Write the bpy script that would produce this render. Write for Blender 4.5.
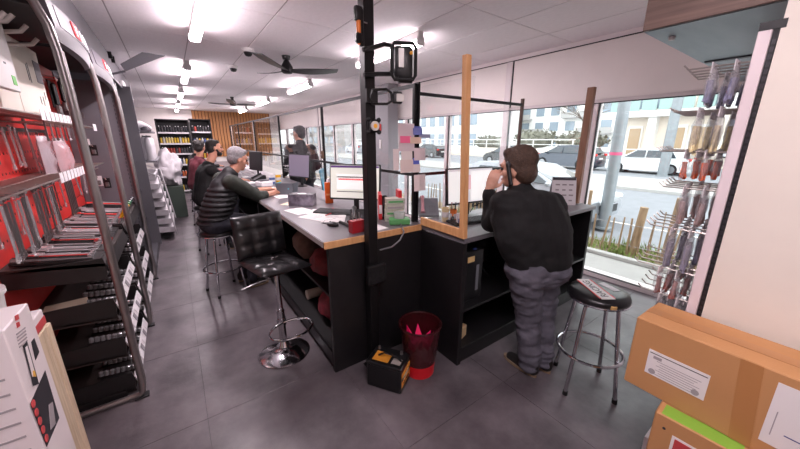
import bpy, bmesh, math, random
import numpy as np
from mathutils import Vector, Matrix, Euler
random.seed(7)
for o in list(bpy.data.objects): bpy.data.objects.remove(o)
SC = bpy.context.scene
COL = SC.collection
# ---------------------------------------------------------------- camera
H = 1.75; FP = 313.0; CX, CY = 402.0, 222.5
YAW, PIT, ROLL = math.radians(35.7), math.radians(14.8), math.radians(.15)
fv = Vector((math.sin(YAW)*math.cos(PIT), math.cos(YAW)*math.cos(PIT), -math.sin(PIT)))
rv = Vector((math.cos(YAW), -math.sin(YAW), 0)); uv = rv.cross(fv)
rv = (rv*math.cos(ROLL) + uv*math.sin(ROLL)).normalized(); uv = rv.cross(fv)
cam = bpy.data.cameras.new('camera'); camo = bpy.data.objects.new('camera', cam); COL.objects.link(camo)
cam.sensor_width = 36; cam.lens = FP/800*36; cam.shift_x = (400-CX)/800; cam.shift_y = (CY-224.5)/800
cam.clip_start = .05; cam.clip_end = 400
M3 = Matrix((rv, uv, -fv)).transposed(); camo.matrix_world = Matrix.Translation((0, 0, H)) @ M3.to_4x4()
SC.camera = camo
# ---------------------------------------------------------------- sky, exposure
SC.view_settings.view_transform = 'Standard'; SC.view_settings.look = 'None'
SC.view_settings.gamma = 1; SC.view_settings.use_curve_mapping = False
SC.view_settings.exposure = 0.68
W = bpy.data.worlds.new('overcast_sky'); SC.world = W; W.use_nodes = True
bg = W.node_tree.nodes['Background']; bg.inputs[0].default_value = (.93, .97, 1, 1); bg.inputs[1].default_value = 2.4
LAMP_STRENGTH = 23.0; LAMP_WATT = 21.0; LAMP_COLOR = (1, .87, .93)
# ---------------------------------------------------------------- pixel helpers (a direction; depth from what the thing touches)
def ray(x, y): return fv + rv*((x-CX)/FP) - uv*((y-CY)/FP)
EYE = Vector((0, 0, H))
def atz(x, y, z=0.): d = ray(x, y); return EYE + d*((z-H)/d.z)
def atx(x, y, X): d = ray(x, y); return EYE + d*(X/d.x)
def aty(x, y, Y): d = ray(x, y); return EYE + d*(Y/d.y)
FH = Vector((math.sin(YAW), math.cos(YAW), 0)); RH = Vector((math.cos(YAW), -math.sin(YAW), 0))
def atd(x, y, base, off=0.):
    "point seen at a pixel at the horizontal depth of a known floor spot"
    d = ray(x, y); k = (Vector((base[0], base[1], 0)).dot(FH)+off)/d.dot(FH); return EYE + d*k
# ---------------------------------------------------------------- materials
MATS = {}
def lin(c):
    return tuple((v/255/12.92 if v <= 10 else ((v/255+.055)/1.055)**2.4) for v in c)
def mat(name, rgb, rough=.5, metal=0., noise=0., nscale=8., bump=0., bscale=60., spec=.5, trans=0., alpha=1., coat=0., rgb2=None, stretch=(1, 1, 1), emit=0., ncoord='Object'):
    if name in MATS: return MATS[name]
    m = bpy.data.materials.new(name); m.use_nodes = True; nt = m.node_tree; b = nt.nodes['Principled BSDF']
    c = lin(rgb); b.inputs['Base Color'].default_value = (*c, 1); b.inputs['Roughness'].default_value = rough
    b.inputs['Metallic'].default_value = metal; b.inputs['Specular IOR Level'].default_value = spec
    b.inputs['Transmission Weight'].default_value = trans; b.inputs['Alpha'].default_value = alpha; b.inputs['Coat Weight'].default_value = coat
    if emit: b.inputs['Emission Color'].default_value = (*c, 1); b.inputs['Emission Strength'].default_value = emit
    if noise or rgb2 or bump:
        tc = nt.nodes.new('ShaderNodeTexCoord'); mp = nt.nodes.new('ShaderNodeMapping'); mp.inputs['Scale'].default_value = stretch
        nt.links.new(tc.outputs[ncoord], mp.inputs[0])
        if noise or rgb2:
            n = nt.nodes.new('ShaderNodeTexNoise'); n.inputs['Scale'].default_value = nscale; n.inputs['Detail'].default_value = 5; n.inputs['Roughness'].default_value = .6
            nt.links.new(mp.outputs[0], n.inputs['Vector'])
            cr = nt.nodes.new('ShaderNodeValToRGB'); cr.color_ramp.elements[0].position = .32; cr.color_ramp.elements[1].position = .68
            d = lin(rgb2) if rgb2 else tuple(min(1, v*(1+noise)) for v in c)
            a = c if rgb2 else tuple(v*(1-noise) for v in c)
            cr.color_ramp.elements[0].color = (*a, 1); cr.color_ramp.elements[1].color = (*d, 1)
            nt.links.new(n.outputs['Fac'], cr.inputs[0]); nt.links.new(cr.outputs[0], b.inputs['Base Color'])
        if bump:
            n2 = nt.nodes.new('ShaderNodeTexNoise'); n2.inputs['Scale'].default_value = bscale; n2.inputs['Detail'].default_value = 4
            nt.links.new(mp.outputs[0], n2.inputs['Vector'])
            bp = nt.nodes.new('ShaderNodeBump'); bp.inputs['Strength'].default_value = bump; bp.inputs['Distance'].default_value = .01
            nt.links.new(n2.outputs['Fac'], bp.inputs['Height']); nt.links.new(bp.outputs[0], b.inputs['Normal'])
    MATS[name] = m; return m
def emis(name, rgb, s):
    if name in MATS: return MATS[name]
    m = bpy.data.materials.new(name); m.use_nodes = True; nt = m.node_tree; nt.nodes.clear()
    e = nt.nodes.new('ShaderNodeEmission'); o = nt.nodes.new('ShaderNodeOutputMaterial'); e.inputs[0].default_value = (*rgb, 1); e.inputs[1].default_value = s
    nt.links.new(e.outputs[0], o.inputs[0]); MATS[name] = m; return m
def pane(name, tint=(1, 1, 1), refl=.06, rough=0.):
    "thin sheet of glass or acrylic: see-through with a fresnel reflection"
    if name in MATS: return MATS[name]
    m = bpy.data.materials.new(name); m.use_nodes = True; nt = m.node_tree; nt.nodes.clear()
    t = nt.nodes.new('ShaderNodeBsdfTransparent'); t.inputs[0].default_value = (*tint, 1); g = nt.nodes.new('ShaderNodeBsdfGlossy'); g.inputs['Roughness'].default_value = rough
    lw = nt.nodes.new('ShaderNodeLayerWeight'); lw.inputs[0].default_value = .5
    pw = nt.nodes.new('ShaderNodeMath'); pw.operation = 'POWER'; pw.inputs[1].default_value = 4; nt.links.new(lw.outputs['Facing'], pw.inputs[0])
    ma = nt.nodes.new('ShaderNodeMath'); ma.operation = 'MULTIPLY_ADD'; ma.inputs[1].default_value = .6; ma.inputs[2].default_value = refl*.5; nt.links.new(pw.outputs[0], ma.inputs[0])
    mx = nt.nodes.new('ShaderNodeMixShader'); o = nt.nodes.new('ShaderNodeOutputMaterial')
    nt.links.new(ma.outputs[0], mx.inputs[0]); nt.links.new(t.outputs[0], mx.inputs[1]); nt.links.new(g.outputs[0], mx.inputs[2]); nt.links.new(mx.outputs[0], o.inputs[0])
    MATS[name] = m; return m
# ---------------------------------------------------------------- mesh helpers
class B:
    def __init__(s): s.bm = bmesh.new()
    def box(s, c, d, rz=0., bev=0., rx=0., ry=0., seg=1):
        m = Matrix.Translation(c) @ Euler((rx, ry, rz)).to_matrix().to_4x4() @ Matrix.Diagonal((*d, 1))
        r = bmesh.ops.create_cube(s.bm, size=1, matrix=m)
        if bev:
            es = list({e for v in r['verts'] for e in v.link_edges})
            bmesh.ops.bevel(s.bm, geom=es, offset=bev, segments=seg, affect='EDGES', profile=.5)
        return s
    def bx(s, x0, x1, y0, y1, z0, z1, bev=0.): return s.box(((x0+x1)/2, (y0+y1)/2, (z0+z1)/2), (abs(x1-x0), abs(y1-y0), abs(z1-z0)), bev=bev)
    def cyl(s, p0, p1, r0, r1=None, seg=12, cap=True):
        p0 = Vector(p0); p1 = Vector(p1); r1 = r0 if r1 is None else r1; d = p1-p0
        q = d.to_track_quat('Z', 'Y'); m = Matrix.Translation((p0+p1)/2) @ q.to_matrix().to_4x4()
        bmesh.ops.create_cone(s.bm, cap_ends=cap, segments=seg, radius1=r0, radius2=r1, depth=d.length, matrix=m); return s
    def sph(s, c, r, seg=12, rings=8, rot=(0, 0, 0)):
        r = (r, r, r) if not hasattr(r, '__len__') else r
        m = Matrix.Translation(c) @ Euler(rot).to_matrix().to_4x4() @ Matrix.Diagonal((*r, 1))
        bmesh.ops.create_uvsphere(s.bm, u_segments=seg, v_segments=rings, radius=1, matrix=m); return s
    def tube(s, pts, r, seg=8, closed=False):
        pts = [Vector(p) for p in pts]; n = len(pts); rings = []; prev = None
        for i, p in enumerate(pts):
            if closed: t = (pts[(i+1) % n]-pts[i-1]).normalized()
            else: t = (pts[min(i+1, n-1)]-pts[max(i-1, 0)]).normalized()
            if prev is None:
                a = Vector((0, 0, 1)) if abs(t.z) < .9 else Vector((1, 0, 0)); nn = t.cross(a).normalized()
            else: nn = (prev-t*prev.dot(t)).normalized()
            prev = nn; bb = t.cross(nn); rr = r[i] if hasattr(r, '__len__') else r
            rings.append([s.bm.verts.new(p+nn*(rr*math.cos(2*math.pi*k/seg))+bb*(rr*math.sin(2*math.pi*k/seg))) for k in range(seg)])
        for i in range(n if closed else n-1):
            A, C = rings[i], rings[(i+1) % n]
            off = 0
            if closed and i == n-1:
                off = min(range(seg), key=lambda o: (A[0].co-C[o].co).length)
            for k in range(seg): s.bm.faces.new((A[k], A[(k+1) % seg], C[(k+1+off) % seg], C[(k+off) % seg]))
        if not closed: s.bm.faces.new(rings[0][::-1]); s.bm.faces.new(rings[-1])
        return s
    def lathe(s, prof, c=(0, 0, 0), seg=20, sx=1., sy=1.):
        "profile of (r, z); closes where r = 0"
        c = Vector(c); rings = []
        for r, z in prof:
            if r < 1e-6: rings.append([s.bm.verts.new(c+Vector((0, 0, z)))])
            else: rings.append([s.bm.verts.new(c+Vector((sx*r*math.cos(2*math.pi*k/seg), sy*r*math.sin(2*math.pi*k/seg), z))) for k in range(seg)])
        for a, b in zip(rings, rings[1:]):
            for k in range(seg):
                f = [a[k % len(a)], a[(k+1) % len(a)], b[(k+1) % len(b)], b[k % len(b)]]
                u = []
                for v in f:
                    if v not in u: u.append(v)
                if len(u) > 2: s.bm.faces.new(u)
        return s
    def prism(s, poly, d):
        "polygon of 3D points pushed along vector d"
        d = Vector(d); a = [s.bm.verts.new(Vector(p)) for p in poly]; b = [s.bm.verts.new(Vector(p)+d) for p in poly]; n = len(a)
        s.bm.faces.new(a); s.bm.faces.new(b[::-1])
        for i in range(n): s.bm.faces.new((a[i], b[i], b[(i+1) % n], a[(i+1) % n]))
        return s
    def bar(s, p0, p1, w, t, up=(0, 0, 1)):
        "rectangular bar between two points, w across, t along the up hint"
        p0 = Vector(p0); p1 = Vector(p1); d = (p1-p0); u = Vector(up); sx = d.cross(u).normalized(); uu = sx.cross(d).normalized()
        q = [p0+sx*(a*w/2)+uu*(b*t/2) for a, b in ((-1, -1), (1, -1), (1, 1), (-1, 1))]
        return s.prism(q, d)
    def out(s, name, m, parent=None, smooth=False, world=False, angle=None):
        bmesh.ops.recalc_face_normals(s.bm, faces=s.bm.faces[:])
        if world and parent is not None:
            r = parent; off = Vector((0, 0, 0))
            while r is not None: off += r.location; r = r.parent
            bmesh.ops.translate(s.bm, verts=s.bm.verts[:], vec=-off)
        me = bpy.data.meshes.new(name); s.bm.to_mesh(me); s.bm.free()
        if smooth:
            for p in me.polygons: p.use_smooth = True
            if smooth != 2:
                try: me.set_sharp_from_angle(angle=math.radians(angle or 38))
                except Exception: pass
        o = bpy.data.objects.new(name, me); COL.objects.link(o); o.parent = parent
        if m is not None: me.materials.append(m)
        return o
def tag(o, label, cat, group=None, kind=None):
    if label: o['label'] = label
    if cat: o['category'] = cat
    if group: o['group'] = group
    if kind: o['kind'] = kind
    return o
def thing(name, label, cat, loc=(0, 0, 0), rz=0., group=None, kind=None):
    o = bpy.data.objects.new(name, None); COL.objects.link(o); o.empty_display_size = .05
    o.location = loc; o.rotation_euler = (0, 0, rz); return tag(o, label, cat, group, kind)
def struct(o, label=None, cat=None):
    o['kind'] = 'structure'
    if label: o['label'] = label
    if cat: o['category'] = cat
    return o
def copy_tree(o, parent=None, label=None, loc=None, rz=None, group=None):
    c = o.copy(); COL.objects.link(c); c.parent = parent
    if label: c['label'] = label
    if group: c['group'] = group
    if loc is not None: c.location = loc
    if rz is not None: c.rotation_euler = (0, 0, rz)
    for ch in o.children: copy_tree(ch, c)
    return c
WORK = bpy.data.scenes.new('work')
def bake(o):
    "evaluate one object's modifiers away from the main scene"
    WORK.collection.objects.link(o)
    with bpy.context.temp_override(scene=WORK, view_layer=WORK.view_layers[0]):
        dg = bpy.context.evaluated_depsgraph_get(); me = bpy.data.meshes.new_from_object(o.evaluated_get(dg))
    bpy.data.objects.remove(o); return me
def text(name, s, m, parent, loc, rot, size, ext=.0008, align='CENTER'):
    cu = bpy.data.curves.new(name, 'FONT'); cu.body = s; cu.size = size; cu.extrude = ext; cu.align_x = align; cu.align_y = 'CENTER'; cu.resolution_u = 3
    t = bpy.data.objects.new(name, cu); me = bake(t)
    me.materials.clear(); me.materials.append(m); o = bpy.data.objects.new(name, me); COL.objects.link(o); o.parent = parent; o.location = loc; o.rotation_euler = rot
    return o
# common materials
m_black = mat('black_laminate', (22, 20, 22), .45, noise=.25, nscale=14)
m_blackp = mat('black_plastic', (20, 20, 22), .35)
m_blackm = mat('black_metal', (20, 19, 21), .4, .3)
m_chrome = mat('chrome', (215, 215, 220), .14, 1.)
m_steel = mat('brushed_steel', (150, 146, 146), .36, .9, noise=.1, nscale=30)
m_white = mat('white_paint', (226, 222, 220), .5)
m_paper = mat('white_paper', (232, 228, 226), .8)
m_grey = mat('grey_metal', (112, 110, 116), .45, .2)
m_dgrey = mat('dark_grey_paint', (72, 70, 76), .5)
m_pine = mat('pine_wood', (218, 168, 116), .55, rgb2=(200, 144, 92), nscale=5, stretch=(8, 8, .8))
m_rubber = mat('black_rubber', (16, 16, 17), .7)
m_red = mat('red_plastic', (205, 30, 40), .4)
m_glass = pane('window_glass', (.97, .985, .98), .06)
m_plexi = pane('acrylic_sheet', (.985, .985, .985), .05)
# ================================================================ the room
ZC = 2.94; XW = 4.33; XL = -.98; YB = 16.4; Y0 = -1.6
# floor: vinyl stone tiles
m_floor = mat('floor_vinyl', (112, 104, 108), .40, rgb2=(70, 64, 68), nscale=2.6, bump=.12, bscale=25, spec=.45, ncoord='Object')
def tile_mat():
    m = m_floor; nt = m.node_tree; b = nt.nodes['Principled BSDF']
    tc = nt.nodes.new('ShaderNodeTexCoord'); n = nt.nodes.new('ShaderNodeTexNoise'); n.inputs['Scale'].default_value = 3.1; n.inputs['Detail'].default_value = 8
    gm = nt.nodes.new('ShaderNodeNewGeometry'); nt.links.new(gm.outputs['Position'], n.inputs['Vector'])
    r = nt.nodes.new('ShaderNodeMapRange'); r.inputs[1].default_value = .3; r.inputs[2].default_value = .7; r.inputs[3].default_value = .30; r.inputs[4].default_value = .52
    nt.links.new(n.outputs['Fac'], r.inputs[0]); nt.links.new(r.outputs[0], b.inputs['Roughness'])
    for nd in nt.nodes:
        if nd.type == 'MAPPING': nt.links.new(gm.outputs['Position'], nd.inputs[0])
tile_mat()
m_joint = mat('floor_joint', (74, 70, 72), .7)
fl = struct(B().bx(XL-.1, XW+.1, Y0, YB+.1, -.12, -.004).out('floor', m_joint), 'dark grey stone-look vinyl floor of the shop', 'floor')
tw, tl = .915, .915
tm = B().bx(-tw/2+.0012, tw/2-.0012, -tl/2+.0012, tl/2-.0012, -.004, 0, bev=.0006).out('tile', m_floor, fl)
first = True
nx = int((XW-XL)/tw)+1
for j in range(int((YB-Y0)/tl)+1):
    for i in range(nx):
        x0 = XL+i*tw; y0 = Y0+j*tl
        x1 = min(x0+tw, XW); y1 = min(y0+tl, YB)
        if x1-x0 < .05 or y1-y0 < .05: continue
        if first: t = tm; first = False
        else:
            t = tm.copy(); COL.objects.link(t)
        t.location = ((x0+x1)/2, (y0+y1)/2, 0); t.scale = ((x1-x0)/tw, (y1-y0)/tl, 1)
# ceiling with lay-in panels
m_ceil = mat('ceiling_panel', (244, 238, 240), .9, noise=.03, nscale=20, bump=.1, bscale=160)
m_ceilj = mat('ceiling_joint', (186, 178, 180), .8)
ce = struct(B().bx(XL-.1, XW+.1, Y0, YB+.1, ZC+.006, ZC+.1).out('ceiling', m_ceilj), 'suspended ceiling of large pale panels', 'ceiling')
xs = [XL, -.305, .365, 1.03, 1.70, 2.37, 3.05, 3.74, XW]
pm = B().bx(-.5, .5, -.5, .5, 0, .008).out('ceiling_panel', m_ceil, ce); first = True
y0 = 2.32-1.29*3
while y0 < YB:
    for a, b in zip(xs, xs[1:]):
        t = pm if first else pm.copy()
        if not first: COL.objects.link(t)
        first = False
        y1 = min(y0+1.29, YB); t.location = ((a+b)/2, (y0+y1)/2, ZC); t.scale = (b-a-.014, y1-y0-.014, 1)
    y0 += 1.29
# walls
m_wall = mat('wall_paint', (222, 214, 210), .7, noise=.03, nscale=3)
m_gwall = mat('grey_wall_paint', (104, 100, 106), .6, noise=.04, nscale=4)
wl = struct(B().bx(XL-.1, XL, Y0, YB+.1, 0, ZC).out('wall_left', m_gwall), 'grey wall behind the tool displays', 'wall')
struct(B().bx(XL, -.53, 2.1, 9.5, 2.55, ZC).out('bulkhead', m_gwall, wl))
struct(B().bx(XL-.1, XW+.1, YB, YB+.1, 0, ZC).out('wall_back', m_wall), 'pale far wall partly clad in wood slats', 'wall')
struct(B().bx(XL-.1, XW+.1, Y0-.1, Y0, 0, ZC).out('wall_front', m_wall), 'plain pale wall behind the viewpoint', 'wall')
# wood slat cladding on far wall
m_slat = mat('orange_wood_slat', (196, 140, 88), .5, rgb2=(160, 104, 58), nscale=3, stretch=(6, 6, .5))
cl = thing('slat_cladding', 'orange-brown vertical wood slat cladding high on the far wall', 'wall panel', (1, YB, 0))
B().bx(-.1, 3.0, -.025, 0, 1.0, 2.92).out('backing_board', mat('slat_backing', (110, 72, 42), .7), cl)
sm = B().bx(-.045, .045, -.06, -.025, 1.0, 2.92, bev=.004).out('slat', m_slat, cl)
for i in range(25):
    t = sm if i == 0 else sm.copy()
    if i: COL.objects.link(t)
    t.location = (-.05+i*.123, 0, 0)
# ---- window wall (right)
m_frame = mat('window_frame_white', (222, 212, 212), .4)
m_gasket = mat('black_gasket', (24, 24, 26), .6)
m_blind = mat('beige_panel', (238, 230, 226), .6, noise=.03, nscale=2)
wr = struct(B().bx(XW-.02, XW+.12, Y0, YB, 2.885, ZC).bx(XW-.03, XW+.13, Y0, YB, -.05, .055).bx(XW, XW+.1, Y0, YB, 2.19, 2.235).out('wall_right', m_frame), 'white framed shopfront with full-height glazing', 'wall')
struct(B().bx(XW-.024, XW-.004, Y0, YB, 2.878, 2.886).bx(XW-.024, XW-.002, Y0, YB, 2.180, 2.191).bx(XW-.03, XW-.002, Y0, YB, .055, .064).out('gasket', m_gasket, wr))
mull = [.6, 1.95, 3.24, 4.56, 5.86, 7.16, 8.5, 9.8, 11.1, 12.4, 13.7, 15.0]
for i, y in enumerate(mull):
    w = .07 if y in (4.56, 7.16, 9.8) else .11
    struct(B().bx(XW-.02, XW+.1, y-w/2, y+w/2, .05, 2.89 if y in (3.24, 7.16, 11.1) else 2.2, bev=.006).out('mullion', m_frame, wr))
    struct(B().bx(XW-.012, XW+.02, y-w/2-.012, y-w/2-.001, .06, 2.19).out('gasket', m_gasket, wr))
    if y in (3.24, 7.16, 11.1): struct(B().bx(XW-.012, XW+.02, y-w/2-.012, y-w/2-.001, 2.23, 2.88).out('gasket', m_gasket, wr))
ys = [Y0]+mull+[YB]
for i, (a, b) in enumerate(zip(ys, ys[1:])):
    if a == Y0:
        struct(B().bx(XW+.0, XW+.1, a, b, .05, 2.2).out('solid_panel', m_blind, wr)); struct(B().bx(XW, XW+.02, a, b, 2.23, 2.885).out('blind_panel', m_blind, wr)); continue
    w = struct(B().bx(XW+.04, XW+.046, a+.05, b-.05, .05, 2.2).out('window_%d' % i, m_glass), None, 'window')
    w['label'] = 'clear shop window pane, number %d counted from the near end' % i
    struct(B().bx(XW+.0, XW+.02, a+(.0 if a not in (3.24, 7.16, 11.1) else .05), b-(.0 if b not in (3.24, 7.16, 11.1) else .07), 2.23, 2.885).out('blind_panel', m_blind, wr))
# grey column with small fittings at the window wall
pc = thing('column', 'light grey square column standing by the windows behind the notes', 'column', (4.16, 6.5, 0), kind='structure')
B().bx(-.14, .14, -.36, .36, 0, ZC, bev=.01).out('shaft', mat('column_grey', (150, 148, 152), .6), pc)
B().bx(-.165, -.14, -.08, .02, 1.95, 2.1, bev=.004).out('fire_alarm', mat('alarm_red', (190, 50, 45), .5), pc)
B().bx(-.16, -.14, -.08, 0, 1.55, 1.75, bev=.004).out('intercom', m_white, pc)
# overhead bulkhead with wood fascia at right
m_zinc = mat('zinc_sheet', (150, 160, 164), .42, .35, rgb2=(128, 140, 146), nscale=2.2, stretch=(.6, 3, 1), bump=.05)
m_oldwood = mat('brown_weathered_wood', (128, 104, 94), .6, rgb2=(90, 72, 66), nscale=6, stretch=(1, .35, 7))
ob = thing('overhead_canopy', 'overhead canopy with brown wood fascia and grey sheet underside', 'canopy', (2.0, .72, 2.27))
XF = 2.0
for (xa, xb) in ((XF+.004, 3.05), (3.056, 3.7), (3.706, XW-.03)):
    B().bx(xa, xb, -1.5, .72, 2.27, 2.285).out('soffit_panel', m_zinc, ob, world=True)
B().bx(3.03, 3.075, -1.5, .70, 2.262, 2.27).out('joint_strip', m_dgrey, ob, world=True)
B().bx(3.69, 3.72, -1.5, .70, 2.262, 2.27).out('joint_strip', m_dgrey, ob, world=True)
for k in range(3):
    B().bx(XF-.02, XF, -1.5, .72, 2.272+k*.222, 2.272+(k+1)*.222-.003, bev=.002).out('fascia_plank', m_oldwood, ob, world=True)
B().bx(XF, XW-.03, .70, .72, 2.272, 2.93).out('end_board', m_blind, ob, world=True)
B().lathe([(0, -.015), (.012, -.015), (.016, 0), (0, 0)], (2.2, .66, 2.27)).out('sensor', m_white, ob, True, True)
B().bx(2.35, 2.5, .2, .3, 2.255, 2.27, bev=.003).out('downlight', m_white, ob, world=True)
# ---- ceiling battens
m_tube = emis('led_diffuser', LAMP_COLOR, LAMP_STRENGTH)
m_lbody = mat('lamp_housing', (215, 210, 210), .5)
def batten(x, y0, y1, label):
    t = thing('ceiling_light', label, 'light', (x, (y0+y1)/2, ZC), group='linear ceiling lights'); L = y1-y0
    B().bx(-.04, .04, -L/2, L/2, -.088, 0, bev=.008).out('housing', m_lbody, t)
    b = B().box((0, 0, -.115), (.1, L-.05, .06), bev=.02, seg=2); b.out('diffuser', m_tube, t, True)
    la = bpy.data.lights.new('tube_light', 'AREA'); la.shape = 'RECTANGLE'; la.size = .09; la.size_y = L-.12; la.energy = LAMP_WATT; la.color = LAMP_COLOR
    lo = bpy.data.objects.new('tube_light', la); COL.objects.link(lo); lo.parent = t; lo.location = (0, 0, -.147)
    for s in (-1, 1): B().box((0, s*(L/2-.012), -.1), (.112, .024, .095), bev=.015).out('end_cap', m_lbody, t)
L1 = [(3.05, 4.5), (6.3, 7.85), (9.4, 10.95), (12.3, 13.7), (14.6, 15.9)]
nm = ['nearest ceiling light batten above the aisle, cut by the top of the picture', 'second ceiling light batten above the aisle', 'third ceiling light batten down the aisle', 'fourth ceiling light batten far down the aisle', 'farthest ceiling light batten above the aisle end']
for (a, b), n in zip(L1, nm): batten(.39, a, b, n)
L2 = [(3.1, 4.6), (6.65, 8.1), (10.1, 11.6), (13.4, 14.8)]
nm = ['ceiling light batten behind the black post with work lamps', 'ceiling light batten under the blade of the near fan', 'ceiling light batten above the seated men, between both fans', 'small far ceiling light batten by the wood slats']
for (a, b), n in zip(L2, nm): batten(2.49, a, b, n)
batten(.39, -.8, .7, 'ceiling light batten overhead, behind the viewpoint'); batten(2.6, -.9, .2, 'ceiling light batten over the boxes, behind the viewpoint')
# ---- domes and fans
for k, (x, y) in enumerate(((1.04, 5.05), (1.04, 6.3))):
    t = thing('dome_camera', ['nearer white dome security camera on the ceiling', 'farther white dome security camera on the ceiling'][k], 'camera', (x, y, ZC), group='dome cameras')
    B().lathe([(0, 0), (.075, 0), (.075, -.03), (.06, -.045), (.0, -.045)]).out('base', m_white, t, True)
    B().lathe([(.056, -.043), (.05, -.07), (.035, -.09), (0, -.1)]).out('dome', m_blackp, t, True)
def fan(x, y, a0, drop, label, r=.75):
    t = thing('ceiling_fan', label, 'fan', (x, y, ZC), group='ceiling fans')
    B().lathe([(0, 0), (.06, 0), (.05, -.05), (.014, -.06), (.014, -drop+.12), (0, -drop+.12)], seg=16).out('rod', m_blackm, t, True)
    B().lathe([(0, -drop+.15), (.035, -drop+.15), (.05, -drop+.12), (.085, -drop+.06), (.085, -drop-.01), (.06, -drop-.03), (0, -drop-.035)], seg=20).out('motor', m_blackm, t, True)
    for k in range(3):
        a = a0+k*2*math.pi/3; c, s = math.cos(a), math.sin(a); b = B()
        rings = []
        for q in range(9):
            u = q/8; rr = .06+u*(r-.06); w = .045+.05*math.sin(min(1, u*1.6)*math.pi*.62)-.05*max(0, u-.75)*2; z = -drop+.012+.05*u*u
            tw = -.28*(1-u*.5)
            ring = []
            for sx, sz in ((-1, -1), (1, -1), (1, 1), (-1, 1)):
                lx = sx*w; zz = z+lx*math.sin(tw)+sz*.006; ring.append(b.bm.verts.new((rr*c-lx*s, rr*s+lx*c, zz)))
            rings.append(ring)
        for p, n in zip(rings, rings[1:]):
            for i in range(4): b.bm.faces.new((p[i], p[(i+1) % 4], n[(i+1) % 4], n[i]))
        b.bm.faces.new(rings[0][::-1]); b.bm.faces.new(rings[-1])
        b.out('blade', m_blackp, t, True)
fan(1.57, 5.12, math.radians(-14), .21, 'black three-blade ceiling fan nearer the viewer')
fan(1.65, 10.75, math.radians(15), .21, 'black three-blade ceiling fan at the far end')
# ================================================================ the street outside
ZG = -.15
m_asph = mat('asphalt', (128, 130, 135), .9, noise=.08, nscale=3)
m_pave = mat('pavement', (158, 156, 153), .9, noise=.06, nscale=4)
m_kerb = mat('kerb_stone', (172, 170, 167), .85)
m_soil = mat('dry_soil', (150, 132, 112), .95, rgb2=(112, 98, 80), nscale=9, bump=.6, bscale=20)
struct(B().bx(6.5, 14.9, -30, 60, ZG-.2, ZG-.06).out('road', m_asph), 'grey asphalt street outside the windows', 'road')
pv = struct(B().bx(XW+.12, 5.62, -8, 30, ZG-.2, ZG+.06).out('pavement', m_pave), 'pale pavement strip right outside the windows', 'pavement')
struct(B().bx(5.5, 5.62, -8, 30, ZG+.06, ZG+.12, bev=.01).out('edging', m_kerb, pv))
struct(B().bx(5.62, 6.5, -8, 30, ZG-.2, ZG+.05).out('planting_bed', m_soil), 'strip of bare soil behind the paling fence', 'soil')
fp = struct(B().bx(15.05, 19.5, -30, 60, ZG-.2, ZG+.05).out('far_pavement', m_pave), 'wide pale pavement across the street', 'pavement')
struct(B().bx(14.9, 15.05, -30, 60, ZG-.2, ZG+.06, bev=.01).out('kerb', m_kerb, fp))
struct(B().bx(19.5, 120, -60, 160, ZG-.2, ZG).out('far_road', m_asph), 'far parking lane and road beyond the pavement', 'road')
struct(B().bx(8.6, 8.72, -6, 12, ZG-.06, ZG-.055).out('lane_line', m_white), 'white lane line painted on the street', 'road marking')
# grass tufts: stuff
b = B(); rnd = random.Random(3)
for k in range(900):
    x = rnd.uniform(5.66, 6.45); y = rnd.uniform(-.5, 6) if k % 3 else rnd.gauss(1.9, .35); h = rnd.uniform(.05, .2); a = rnd.uniform(0, 6.28); z = ZG+.05
    v = [b.bm.verts.new((x+.012*math.cos(a), y+.012*math.sin(a), z)), b.bm.verts.new((x-.012*math.cos(a), y-.012*math.sin(a), z)), b.bm.verts.new((x+rnd.gauss(0, .05), y+rnd.gauss(0, .05), z+h))]
    b.bm.faces.new(v)
tag(b.out('grass', mat('grass_green', (120, 138, 70), .8, noise=.3, nscale=3)), 'sparse green grass growing at the foot of the paling fence', 'grass', kind='stuff')
# chestnut paling fence
m_pale = mat('weathered_paling', (172, 146, 116), .85, rgb2=(132, 108, 84), nscale=6, stretch=(3, 3, .6))
fe = thing('paling_fence', 'rustic weathered chestnut paling fence outside the window', 'fence', (6.0, 2, ZG+.05))
rnd = random.Random(5)
for y, h in [(atx(a, c, 6.0).y, atx(a, c, 6.0).z-ZG) for a, c in ((589, 190), (641, 207), (678, 198), (752, 200), (470, 176), (520, 180))]:
    B().cyl((6.0, y, ZG), (6.0+rnd.gauss(0, .015), y+rnd.gauss(0, .02), ZG+h), .062, .055, 10).out('post', m_pale, fe, True, True)
y = -.4
while y < 7:
    r = rnd.uniform(.014, .024); h = rnd.uniform(.62, .86)
    B().cyl((5.95, y, ZG+.02), (5.95+rnd.gauss(0, .02), y+rnd.gauss(0, .03), ZG+h), r, r*.6, 5).out('pale', m_pale, fe, world=True)
    y += rnd.uniform(.1, .17)
for z in (.2, .55): B().tube([(5.95+.02*math.sin(i*2.1), -.5+i*.25, ZG+z+.01*math.sin(i*1.7)) for i in range(31)], .005, 4).out('wire', m_steel, fe, world=True)
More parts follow.
